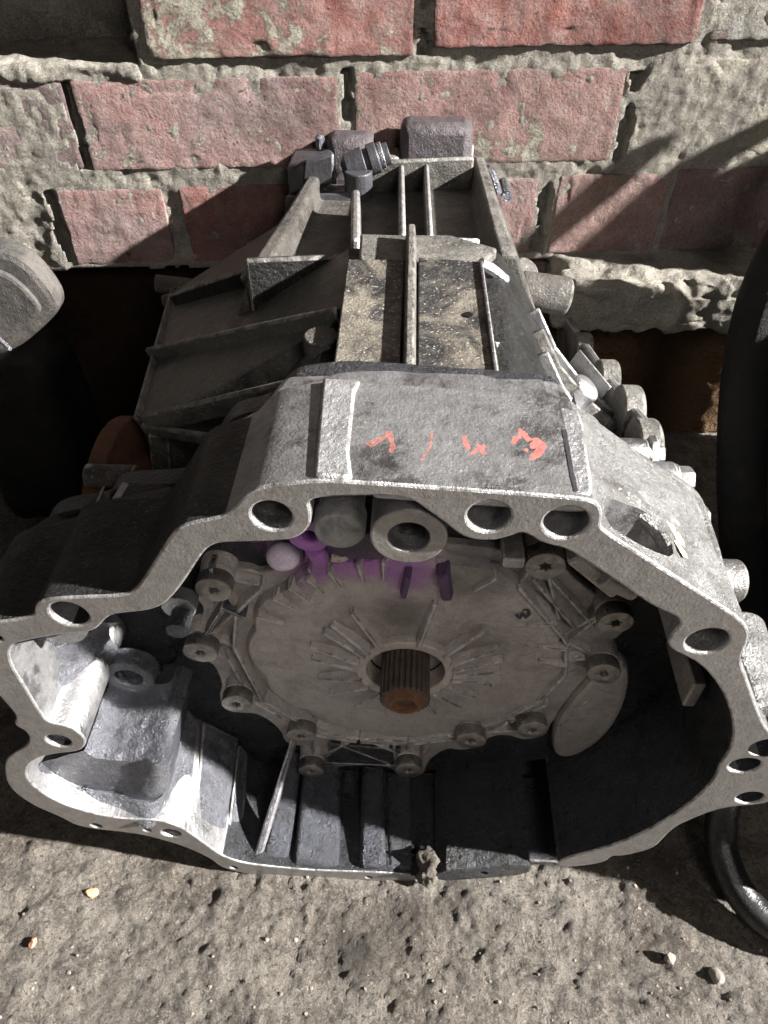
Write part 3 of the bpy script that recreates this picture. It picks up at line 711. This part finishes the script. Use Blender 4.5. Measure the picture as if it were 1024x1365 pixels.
# double polygonal rib round the rim
rimpx = [(352, 772), (318, 806), (314, 852), (352, 924), (424, 966), (480, 975), (545, 978), (610, 970), (668, 950), (718, 925), (752, 890), (754, 848), (748, 838), (690, 772)]
for q, (p, n_) in enumerate(zip(rimpx, rimpx[1:])):
    a = L3(*p, .0715); b = L3(*n_, .0715)
    blade('edge_rib', a, b, (0, -1, 0), .0042, .0070, .0070, 'rib', cover, .001)
    d = (b - a).normalized(); nn = Vector((-d.z, 0, d.x)); m_ = (a + b) / 2
    if nn.dot(Vector((CX, 0, CZ)) - m_) > 0: nn = -nn
    if q in (2, 3, 4, 5, 6, 7, 8, 12): blade('edge_rib', a + nn * .009, b + nn * .009, (0, -1, 0), .0036, .0050, .0050, 'rib', cover, .001)
# bolts in their bosses, braces from the rim to each boss
BO = [(285, 785), (268, 866), (316, 935), (402, 979), (415, 1026), (545, 1024), (628, 984), (710, 971), (805, 895), (820, 826), (727, 753)]
def bolt_mesh():
    tor = []
    for k in range(48):
        a = 2 * pi * k / 48; tor.append((.0040 * (1 + .17 * cos(6 * a)) * cos(a), .0040 * (1 + .17 * cos(6 * a)) * sin(a)))
    bm = plate_mesh([circ((0, 0), .0094, 36), tor], -.009, 0.0, .0011)
    add_lathe(bm, (0, -.0052, 0), (0, 1, 0), [(0, .0046), (.003, .0046)], 16)
    bmesh.ops.recalc_face_normals(bm, faces=bm.faces[:])
    me = bpy.data.meshes.new('bolt'); bm.to_mesh(me); bm.free(); return me
bme = bolt_mesh(); first = True
for k, p in enumerate(BO):
    c = L3(*p, .060)
    lathe('bolt_boss', (c.x, .0665, c.z), (0, 1, 0), [(0, .0098), (.0155, .0112)], 'rib' if k in (0, 1) else 'cover', cover, 28, .0008)
    if first: b = link('bolt', bme, 'bolt', cover, 0, 40); first = False
    else: b = bpy.data.objects.new('bolt', bme); COL.objects.link(b); b.parent = cover
    b.scale = (random.uniform(.92, 1.06), 1, random.uniform(.92, 1.06))
    b.location = (c.x, .0668 + random.uniform(-.0008, .0008), c.z); b.rotation_euler = (0, random.uniform(0, 1), 0)
    pts = sorted(rimpx, key=lambda q: (q[0] - p[0]) ** 2 + ((q[1] - p[1]) * 1.8) ** 2)[:2]
    for q in pts:
        blade('brace_rib', L3(*q, .0735), (c.x, .0735, c.z), (0, -1, 0), .0036, .0058, .0058, 'rib', cover, .001)
for p, q in (((285, 745), (290, 792)), ((300, 800), (268, 850)), ((297, 797), (330, 812))):
    blade('cover_web', L3(*p, .071), L3(*q, .071), (0, -1, 0), .0034, .008, .008, 'castbright', cover)
for p, q in (((432, 1008), (535, 1012)), ((455, 985), (520, 1010)), ((525, 978), (528, 1014)), ((575, 978), (556, 1012)), ((420, 1012), (470, 975)), ((735, 765), (790, 826)), ((756, 850), (752, 880)), ((752, 872), (800, 868)), ((700, 905), (752, 872)), ((690, 935), (758, 888)), ((600, 972), (690, 965)), ((745, 960), (782, 925))):
    blade('brace_rib', L3(*p, .0735), L3(*q, .0735), (0, -1, 0), .0036, .0058, .0058, 'rib', cover, .001)
# casting ledge below the cover and the smooth plate at its lower right
from_bm('cover_ledge', add_box8(bmesh.new(), [L3(440, 992, .068), L3(535, 1000, .068), L3(532, 1020, .068), L3(432, 1020, .068)] + [L3(p, q, .068) + Vector((0, .012, 0)) for p, q in ((440, 992), (535, 1000), (532, 1020), (432, 1020))]), 'oily', cover, .001)
from_bm('cover_ledge', add_box8(bmesh.new(), [L3(345, 932, .070), L3(412, 962, .070), L3(388, 972, .070), L3(345, 950, .070)] + [L3(p, q, .070) + Vector((0, .010, 0)) for p, q in ((345, 932), (412, 962), (388, 972), (345, 950))]), 'cover', cover, .001)
sp = chaikin(LP([(742, 1002), (760, 1006), (795, 985), (822, 948), (832, 905), (826, 884), (795, 905), (768, 935), (748, 962)], .070), 2)
plate('smooth_plate', [sp], .068, BD + .001, ['cover'], cover, .004)
# handwriting on the cover
def on_cover(px, py): return L3(px, py, .0668)
ribbon('ink_mark', [on_cover(*p) for p in ((688, 818), (693, 824), (697, 816), (701, 823), (706, 817), (704, 812), (697, 812))], .0018, (0, -1, 0), 'inkpaint', cover, .0006)
ribbon('ink_mark', [on_cover(*p) for p in ((641, 906), (647, 912), (653, 908), (655, 915))], .0010, (0, -1, 0), 'inkpaint', cover, .0006)
# input shaft with splines
prof = []
NT_ = 26
for k in range(NT_ * 4):
    a = 2 * pi * k / (NT_ * 4); rr = .0147 if (k % 4) in (0, 1) else .0128
    prof.append((CX + rr * cos(a), CZ + rr * sin(a)))
def tipY():
    # the shaft end is where its axis meets the pixel row of the tip
    best = min((abs(( lambda P: (GM @ P - CAM))(Vector((CX, y / 1000, CZ))).dot(UP) / (GM @ Vector((CX, y / 1000, CZ)) - CAM).dot(FWD) * -F + 682.5 - 943), y) for y in range(0, 70))
    return best[1] / 1000
TY = tipY()
shaft = plate('input_shaft', [prof], TY + .004, .11, ['rustshaft'], G, .0007)
lathe('shaft_end', (CX, TY, CZ), (0, 1, 0), [(.0045, .0055), (0.0022, .0060), (0, .0078), (.0004, .0095), (.0045, .0126), (.006, .0126)], 'rust', shaft, 36, cap=False)
lathe('centre_hole', (CX, TY + .0045, CZ), (0, 1, 0), [(0, .0058), (.006, .003)], 'rustdark', shaft, 24)

# --- gear case behind the bell
def case(name, secs, mat, mats=None, angle=30):
    bm = bmesh.new(); R = []
    for y, pts in secs: R.append([bm.verts.new((x, y, z)) for x, z in pts])
    n = len(R[0])
    for a, b in zip(R, R[1:]):
        for k in range(n):
            f = bm.faces.new((a[k], a[(k + 1) % n], b[(k + 1) % n], b[k]))
            if mats: f.material_index = mats[k]
    bm.faces.new(R[0]); bm.faces.new(R[-1])
    return from_bm(name, bm, mat, G, .003, angle)
zt = .382
front_old = [(-.15, .03), (-.165, .19), (-.105, .285), (-.040, .372), (.062, .372), (.084, .345), (.098, .300), (.118, .255), (.160, .225), (.160, .03)]
mid_old = [(-.15, .03), (-.162, .292), (-.100, .330), (-.034, .374), (.062, .374), (.084, .345), (.098, .300), (.118, .255), (.160, .225), (.160, .03)]
tl0_old = [(-.12, .05), (-.135, .250), (-.110, .300), (-.088, .335), (.070, .335), (.090, .31), (.100, .285), (.112, .255), (.130, .225), (.130, .05)]
tl1_old = [(-.08, .12), (-.095, .245), (-.090, .285), (-.078, .318), (.062, .318), (.072, .30), (.080, .285), (.090, .265), (.10, .245), (.10, .12)]
box('case_deck', -.044, .066, .0622, .10, .350, .3735, 'oily', G, .002)
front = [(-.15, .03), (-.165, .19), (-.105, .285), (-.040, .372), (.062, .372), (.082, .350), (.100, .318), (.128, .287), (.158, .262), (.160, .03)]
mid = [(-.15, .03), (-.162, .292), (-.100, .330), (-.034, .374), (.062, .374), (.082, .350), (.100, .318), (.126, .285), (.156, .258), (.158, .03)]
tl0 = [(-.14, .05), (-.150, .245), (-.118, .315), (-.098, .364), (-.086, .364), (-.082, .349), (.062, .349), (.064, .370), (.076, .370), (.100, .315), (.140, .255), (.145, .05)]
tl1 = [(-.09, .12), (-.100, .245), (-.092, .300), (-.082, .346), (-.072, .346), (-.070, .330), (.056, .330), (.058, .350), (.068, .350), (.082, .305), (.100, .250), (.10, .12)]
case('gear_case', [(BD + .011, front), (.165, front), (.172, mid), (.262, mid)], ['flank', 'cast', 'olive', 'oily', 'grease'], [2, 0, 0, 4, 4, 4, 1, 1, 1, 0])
case('tail_case', [(.263, tl0), (.37, [tuple((a + b) / 2 for a, b in zip(p, q)) for p, q in zip(tl0, tl1)]), (.497, tl1)], ['tail', 'dustymetal'], [0, 0, 0, 0, 0, 0, 0, 1, 0, 1, 1, 0])
# top panels, centre rib
def zslab(name, px, z, drop, mat, bevel=.0012, n=0):
    P = [LZ(a, b, z) for a, b in (chaikin(px, n) if n else px)]
    bm = bmesh.new(); hi = [bm.verts.new(p) for p in P]; lo = [bm.verts.new(p - Vector((0, 0, drop))) for p in P]; k_ = len(P)
    bm.faces.new(hi); bm.faces.new(lo)
    for k in range(k_): bm.faces.new((hi[k], hi[(k + 1) % k_], lo[(k + 1) % k_], lo[k]))
    return from_bm(name, bm, mat, G, bevel)
zslab('top_panel', [(441, 512), (533, 518), (541, 345), (463, 345)], .384, .014, 'greasedust')
zslab('top_panel', [(556, 520), (660, 528), (668, 505), (655, 420), (640, 348), (558, 342)], .383, .014, 'greasedust')
blade('centre_rib', LZ(545, 520, .384), LZ(548, 312, .384), ZU, .0075, .007, .007, 'dustymetal', G, .0012)
zslab('rear_ledge', [(478, 346), (642, 352), (664, 330), (600, 312), (480, 312)], .380, .016, 'dustymetal', .002)
blade('panel_edge', LZ(664, 520, .383), LZ(641, 352, .383), ZU, .003, .0025, .0025, 'castbright', G)
lathe('panel_hole', LZ(624, 420, .3832), ZU, [(0, .0026), (.0006, .0026)], 'void', G, 16)
# left flank: diagonal ribs, boss, edge rail
def flank_block():
    a = flank(184, 562); b = flank(232, 388); e = a + (b - a) * 1.02
    def sec(p): return [(-.088, .03), (p.x + .012, .03), (p.x, p.z), (-.105, .3265), (-.093, .333), (-.088, .30)]
    case('flank_block', [(a.y, sec(a)), (e.y, sec(e))], ['flank', 'olive'], [0, 1, 0, 0, 0, 0])
def flank(px, py, lift=0.0):
    "point on the sloping left flank"
    a = Vector((-.162, 0, .292)); b = Vector((-.034, 0, .374)); n = Vector((-(b.z - a.z), 0, b.x - a.x)).normalized()
    d = GI.to_3x3() @ ray(px, py); t = (a - GC).dot(n) / d.dot(n); return GC + d * t + n * lift
FN = Vector((-.082, 0, .128)).normalized()
flank_block()
blade('flank_rib', flank(455, 420), flank(205, 476), FN, .011, .006, .009, 'flank', G, .0015, taper=.3)
blade('flank_rib', flank(448, 505), flank(200, 566), FN, .011, .006, .009, 'flank', G, .0015, taper=.3)
blade('flank_rib', flank(350, 372), flank(235, 405), FN, .006, .012, .010, 'grease', G, .002)
blade('front_lip', flank(190, 568, -.002), flank(332, 590, -.002), FN, .006, .004, .004, 'dustymetal', G, .0015)
blade('edge_rail', flank(184, 562), flank(232, 388), FN, .004, .004, .004, 'dustymetal', G, .001)
lathe('flank_boss', flank(425, 462, -.003), ZU, [(0, .010), (.010, .0095)], 'tail', G, 20, .001)
lathe('flank_boss', flank(345, 378, -.002), FN, [(0, .010), (.014, .008)], 'tail', G, 20, .002)
lathe('edge_lug', flank(228, 382, .002), Vector((-1, 0, .1)), [(-.02, .008), (.012, .008)], 'tail', G, 18, .001)
lathe('edge_lug', flank(228, 398, -.002), Vector((-1, 0, -.2)), [(-.02, .006), (.008, .006)], 'tail', G, 18, .001)
blade('side_rib', (-.160, .105, .20), (-.095, .150, .30), Vector((-.85, -.2, .5)), .006, .012, .012, 'olive', G, .0015)
blade('side_rib', (-.166, .165, .17), (-.150, .168, .29), Vector((-1, 0, 0)), .006, .010, .010, 'olive', G, .0015)
# output flange on the left side
lathe('drive_flange', (-.160, .165, .215), (-1, 0, 0), [(0, .045), (.022, .045), (.0221, .072), (.034, .072), (.0341, .04), (.045, .035)], 'rustdark', G, 40, .001)
lathe('side_bolt', L3(138, 634, .12), (-1, 0, 0), [(-.02, .007), (.010, .007)], 'tail', G, 18, .001)
# right flank: lobed flange wall, cross ribs, bolts
SX = .158
def SXp(px, py): return LX(px, py, SX)
top_line = [(748, 415), (770, 448), (800, 492), (830, 530), (856, 560), (868, 590), (866, 622)]
P = [SXp(*p) for p in top_line]
bm = bmesh.new(); loops = []
prof_pts = P + [Vector((SX, P[-1].y, .05)), Vector((SX, P[0].y, .05))]
fr = [bm.verts.new(p) for p in prof_pts]; bk = [bm.verts.new(p + Vector((.006, 0, 0))) for p in prof_pts]
bm.faces.new(fr); bm.faces.new(bk)
for k in range(len(fr)): bm.faces.new((fr[k], fr[(k + 1) % len(fr)], bk[(k + 1) % len(fr)], bk[k]))
from_bm('side_flange', bm, 'cast', G, .0015)
for p, r_ in (((770, 470), .018), ((802, 510), .018), ((830, 553), .021), ((850, 602), .022)):
    c = LX(p[0], p[1], SX); lathe('flange_lobe', (SX - .004, c.y, c.z), (1, 0, 0), [(0, r_), (.013, r_), (.015, r_ * .9)], 'dustymetal', G, 28, .0012)
for (p, q) in (((682, 462), (738, 458)), ((706, 534), (760, 526)), ((724, 528), (770, 533))):
    a = LZ(p[0], p[1], .312); b = LX(q[0], q[1], SX - .012)
    tube('cross_rib', [a, b], .0028, 'castbright', G, 10, 2)
for (p, q) in (((702, 470), (752, 525)), ((690, 500), (735, 527)), ((786, 560), (828, 605)), ((790, 600), (820, 622)), ((770, 470), (812, 520))):
    a = LZ(p[0], p[1], .290); b = LZ(q[0], q[1], .280)
    blade('web_rib', a, b, Vector((.4, 0, 1)), .0035, .003, .003, 'cast', G, .0008, sink=.03)
blade('long_rib', LZ(694, 420, .335), LZ(728, 520, .335), Vector((.3, 0, 1)), .004, .003, .003, 'castbright', G, .0008, sink=.03)
for k, (y_, sk) in enumerate(((.100, .012), (.128, .0), (.155, .014), (.182, .0), (.207, .012), (.232, .0))):
    pr = [(.084, .347), (.100, .318), (.127, .286), (.154, .262)]
    for (x0, z0), (x1, z1), f0, f1 in zip(pr, pr[1:], (0, .3, .7), (.3, .7, 1)):
        n_ = Vector((-(z1 - z0), 0, x1 - x0)).normalized()
        blade('slope_rib', (x0, y_ + sk * f0, z0), (x1, y_ + sk * f1, z1), n_, .0045, .006, .006, 'cast' if k % 2 else 'dustymetal', G, .0012, taper=.6)
for y_, x_, z_ in ((.116, .118, .297), (.170, .112, .303), (.220, .118, .297)):
    lathe('slope_boss', (x_, y_, z_ - .01), (.6, -.1, .8), [(0, .012), (.016, .0105), (.0175, .008)], 'cast', G, 20, .001)
lathe('side_lug', LZ(690, 385, .335), (1, -.05, -.12), [(0, .013), (.034, .0135), (.038, .011)], 'tail', G, 12, .003)
tube('panel_spur', [LZ(640, 352, .383), LZ(655, 360, .378), LZ(672, 374, .368)], .004, 'cast', G, 10)
blade('panel_spur', LZ(658, 462, .372), LZ(690, 456, .350), ZU, .006, .003, .002, 'castbright', G)
for p, l_, r_ in (((876, 606), .010, .0080), ((914, 640), .010, .0082), ((936, 692), .009, .0078), ((970, 774), .013, .0105)):
    c = LX(p[0], p[1], .165)
    b = lathe('case_bolt', (.135, c.y, c.z), (1, 0, 0), [(0, r_ * 1.25), (.022, r_ * 1.25), (.0222, r_ * 1.12), (.0245, r_ * 1.12)], 'cast', G, 24, .0008)
    lathe('bolt_head', (.1585, c.y, c.z), (1, 0, 0), [(0, r_), (l_ - .002, r_), (l_, r_ * .85)], 'casebolt', b, 6 if r_ < .0105 else 20, .0006)
box('side_block', .125, .166, .105, .150, .215, .283, 'cast', G, .004)
c = L(1004, 918, .03); lathe('side_boss', (c[0], .010, c[1]), (0, 1, 0), [(0, .013), (.002, .015), (.060, .018)], 'wing', G, 28, .002)
# --- tail: ribbed tray, blocks, connector
ZT = .372
def tz(py): return .350 + (.372 - .350) * max(0, min(1, (py - 200) / 120))
def trib(p, q, w_, h=.0, mat='tailrib', z=None, name='tail_rib', sink=.045):
    return blade(name, LZ(*p, z or tz(p[1])), LZ(*q, z or tz(q[1])), ZU, w_, h, h, mat, G, .0022, sink=sink, taper=.6)
trib((474, 318), (474, 252), .0105)
trib((537, 312), (535, 206), .0075)
trib((574, 312), (568, 206), .0065)
trib((326, 344), (472, 338), .009, z=.366, sink=.1, mat='grease')
trib((480, 312), (640, 318), .006)
trib((488, 214), (632, 208), .009, z=.358, name='tail_cross_rib', mat='tail')
# right skirt: bright worn edge
tube('skirt_rib', [LZ(632, 190, .320), LZ(655, 205, .320), LZ(668, 232, .320), LZ(676, 262, .32)], .005, 'castbright', G, 10)
tube('skirt_rib', [LZ(640, 215, .345), LZ(655, 232, .345), LZ(664, 258, .33)], .004, 'castbright', G, 10)
lathe('skirt_boss', LZ(700, 360, .325), (.5, -.3, 1), [(-.02, .012), (.004, .010)], 'dustymetal', G, 18, .002)
def backblock(name, x0, x1, py_top, py_bot, y0, y1, mat, bev):
    a = L(x0, (py_top + py_bot) / 2, y0); b = L(x1, (py_top + py_bot) / 2, y0); zt_ = L(x0, py_top, y1)[1]; zb = L(x0, py_bot, y0)[1]
    return box(name, a[0], b[0], y0, y1, zb - .06, zt_, mat, G, bev)
backblock('mount_block', 533, 632, 150, 200, .472, .503, 'mauve', .008)
backblock('mount_block', 432, 500, 168, 200, .474, .503, 'mauve', .009)
backblock('mount_bridge', 500, 535, 192, 210, .470, .498, 'tail', .006)
blade('mount_cheek', LZ(624, 206, .350), LZ(632, 160, .362), ZU, .014, .004, .004, 'tail', G, .004, sink=.06)
# black connector on the left of the tail
cn = L3(410, 228, .442)
from_bm('connector', add_box8(bmesh.new(), [L3(386, 262, .442), L3(446, 244, .442), L3(450, 236, .486), L3(394, 245, .490), L3(382, 222, .446), L3(446, 202, .446), L3(440, 198, .486), L3(392, 196, .490)]), 'blackplastic', G, .003)
blade('connector_groove', L3(406, 250, .4412), L3(408, 214, .4445), (0, -1, .2), .003, .0012, .0012, 'rubber', G)
from_bm('connector_foot', add_box8(bmesh.new(), [L3(380, 288, .430), L3(470, 268, .430), L3(470, 262, .482), L3(392, 262, .482), L3(380, 262, .433), L3(470, 254, .433), L3(470, 250, .482), L3(392, 250, .482)]), 'blackplastic', G, .002)
sens = lathe('sensor', L3(468, 222, .452), Vector((.85, .15, .25)), [(-.008, .005), (-.004, .011), (.012, .0125), (.0125, .010), (.016, .010), (.0165, .0125), (.024, .0125), (.0245, .0095), (.034, .009)], 'blackplastic', G, 24, .0006)
lathe('sensor_collar', L3(505, 208, .457), Vector((.85, .15, .25)), [(0, .0105), (.004, .0105)], 'castbright', G, 24, .0005)
lathe('sensor_base', L3(478, 240, .442), ZU, [(-.03, .012), (.008, .012)], 'blackplastic', G, 20, .001)
lathe('lug_pin', L3(427, 192, .482), ZU, [(-.02, .004), (.006, .004), (.008, .002)], 'castbright', G, 14)

# ================================================================ THINGS ROUND THE GEARBOX
# bent black bar lying at the lower right
def FP(px, py, z): return FL(px, py, z)
bar = tube('bent_bar', [FP(985, 1010, .10), FP(968, 1060, .06), FP(961, 1110, .035), FP(968, 1150, .025), FP(990, 1195, .018), FP(1030, 1232, .014), FP(1100, 1262, .013)], .0115, 'blackgloss', None, 18)
tag(bar, 'glossy black bent steel bar on the floor at the lower right edge', 'bar')
# thick black hose standing at the right edge
def at_y(px, py, y):
    d = ray(px, py); return CAM + d * ((y - CAM.y) / d.y)
hose = tube('black_hose', [at_y(1120, 230, .36), at_y(1062, 310, .36), at_y(1018, 400, .35), at_y(998, 490, .33), at_y(990, 580, .30), at_y(990, 690, .27), at_y(1000, 820, .24), FP(1060, 940, .02)], .0205, 'rubber', None, 22)
tag(hose, 'thick black rubber hose curving up along the right edge', 'hose')
# unseen shield added past the right edge, shaped to shade floor and wall
sh = bmesh.new(); ln = []
for k in range(61):
    t = 1.2 * k / 60
    h_ = .30 if t < .6 else (.30 + .10 * min(1, (t - .6) / .3)); h_ = .285 if .965 < t < 1.085 else h_
    ln.append((.318 + .17 * t, -.028 + .45 * t, h_))
a = [sh.verts.new((x, y, 0)) for x, y, z in ln]; b = [sh.verts.new((x, y, z)) for x, y, z in ln]
for k in range(60): sh.faces.new((a[k], a[k + 1], b[k + 1], b[k]))
shield = from_bm('shadow_shield', sh, 'rubber')
md = shield.modifiers.new('thick', 'SOLIDIFY'); md.thickness = .006
tag(shield, 'dark unseen shield added just past the right edge to cast shade', 'shield')
def off_wall(px, py, t=.13):
    x, z = W(px, py); p = WM @ Vector((x, 0, z)); l_ = Vector((-1.85, .38, -1.0)); return p - l_ * t
br_ = empty('shadow_bracket', 'unseen black bracket added past the right edge, arms shaped to cast wall shadows', 'bracket')  # made-up bracket out of view; its arms trace the shadow streaks on the wall
tube('shadow_arm', [off_wall(640, 385), off_wall(760, 285), off_wall(826, 228), off_wall(846, 210)], .0095, 'rubber', br_, 14)
tube('shadow_arm', [off_wall(730, 400), off_wall(850, 290), off_wall(920, 228), off_wall(1000, 184), off_wall(1012, 178)], lambda t: .0145 - .004 * t, 'rubber', br_, 14)
tube('shadow_arm', [off_wall(800, 420), off_wall(900, 310), off_wall(980, 262), off_wall(1100, 232)], .030, 'rubber', br_, 14)
# grey casting at the left edge
def wl(pts, y): return [(at_y(a, b, y).x, at_y(a, b, y).z) for a, b in pts]
gc_ = chaikin(wl([(-70, 330), (8, 344), (34, 360), (56, 386), (69, 408), (60, 422), (14, 463), (-20, 470), (-80, 470)], .36), 2)
hs = empty('cast_housing', 'dull grey cast metal housing poking in at the left edge', 'housing')
plate('shell', [gc_], .36, .385, ['greycast'], hs, .006)
gi_ = chaikin(wl([(-70, 352), (2, 362), (26, 378), (44, 398), (52, 410), (44, 420), (8, 450), (-20, 456), (-80, 456)], .36), 2)
plate('raised_face', [gi_], .356, .37, ['greycast'], hs, .003)
tube('rim_wire', [at_y(-10, 446, .352), at_y(4, 456, .352), at_y(14, 466, .352)], .002, 'castbright', hs)
low = rough_box('support', (hs.location + Vector((at_y(0, 500, .36).x - .02, .42, .10))), (.05, .05, .10), (20, 20, 20), .02, .004, 30, 12, 'rubber', hs)
# chips and stones
def stone(name, px, py, size, mat, seed, label=None, cat=None, group=None, z=None):
    p = FL(px, py, 0); bm = bmesh.new(); bmesh.ops.create_icosphere(bm, subdivisions=2, radius=1)
    rot = Matrix.Rotation(seed * 1.7, 3, 'Z') @ Matrix.Rotation(.4, 3, 'X')
    for v in bm.verts:
        q = v.co * (1 + .35 * noise.noise(v.co * 1.6 + Vector((seed, seed * 2, 0))))
        q = Vector((q.x * size[0], q.y * size[1], q.z * size[2])); v.co = rot @ q
    o = from_bm(name, bm, mat, None, angle=25); o.location = (p.x, p.y, (floor_h(p.x, p.y) + size[2] * .5) if z is None else z)
    if label: tag(o, label, cat, group)
    return o
s = NT('terracotta'); M['terracotta'] = s.out(s.mix(s.noise(120, 5), (.42, .17, .09), (.55, .32, .20)), .9, 0.0, s.bump(s.noise(300, 4), .6, .002))
s = NT('pebble'); M['pebble'] = s.out(s.mix(s.noise(80, 5), (.13, .115, .10), (.30, .27, .235)), .85, 0.0, s.bump(s.noise(300, 4), .6, .002))
stone('brick_chip', 121, 1187, (.0034, .0050, .0022), 'terracotta', 1, 'small orange brick chip on the floor at the lower left', 'chip')
stone('brick_chip', 43, 1256, (.0026, .0044, .0020), 'terracotta', 2, 'tiny orange brick chip on the floor near the left edge', 'chip')
stone('pebble', 955, 1301, (.0060, .0048, .0035), 'pebble', 3, 'pale tan pebble on the floor near the lower right corner', 'pebble')
stone('pebble', 893, 1278, (.004, .004, .003), 'pebble', 4, 'small grey pebble left of the tan pebble at lower right', 'pebble')
dc = rough_box('dirt_clod', FL(569, 1168, .006) + Vector((0, .004, .006)), (.0068, .010, .013), (14, 14, 14), .004, .004, 120, 8, 'floor', None, chip=.004)
tag(dc, 'crumbly lump of dirt wedged in the notch of the bell rim', 'dirt')
# loose grit
bm = bmesh.new()
for k in range(1000):
    x = random.uniform(-.27, .32); y = random.uniform(-.135, .02); r_ = .0003 + .0016 * random.random() ** 4
    if noise.noise(Vector((x * 22, y * 22, 1))) < random.uniform(-.5, .4): continue
    z = floor_h(x, y); vs = []
    for i in range(10):
        a = 2 * pi * (i % 5) / 5 + (.6 if i > 4 else 0); e_ = 1.0 if i < 5 else .62
        vs.append(bm.verts.new((x + cos(a) * r_ * e_ * random.uniform(.75, 1.2), y + sin(a) * r_ * e_ * random.uniform(.75, 1.2), z + r_ * ((-.5 if i < 5 else .45) + random.uniform(-.12, .12)))))
    for i in range(5): bm.faces.new((vs[i], vs[(i + 1) % 5], vs[5 + i])); bm.faces.new((vs[(i + 1) % 5], vs[5 + (i + 1) % 5], vs[5 + i]))
    bm.faces.new(vs[5:])
gr = from_bm('grit', bm, 'pebble', None, angle=20); gr['kind'] = 'stuff'; gr['label'] = 'loose grit scattered over the rough floor'; gr['category'] = 'grit'
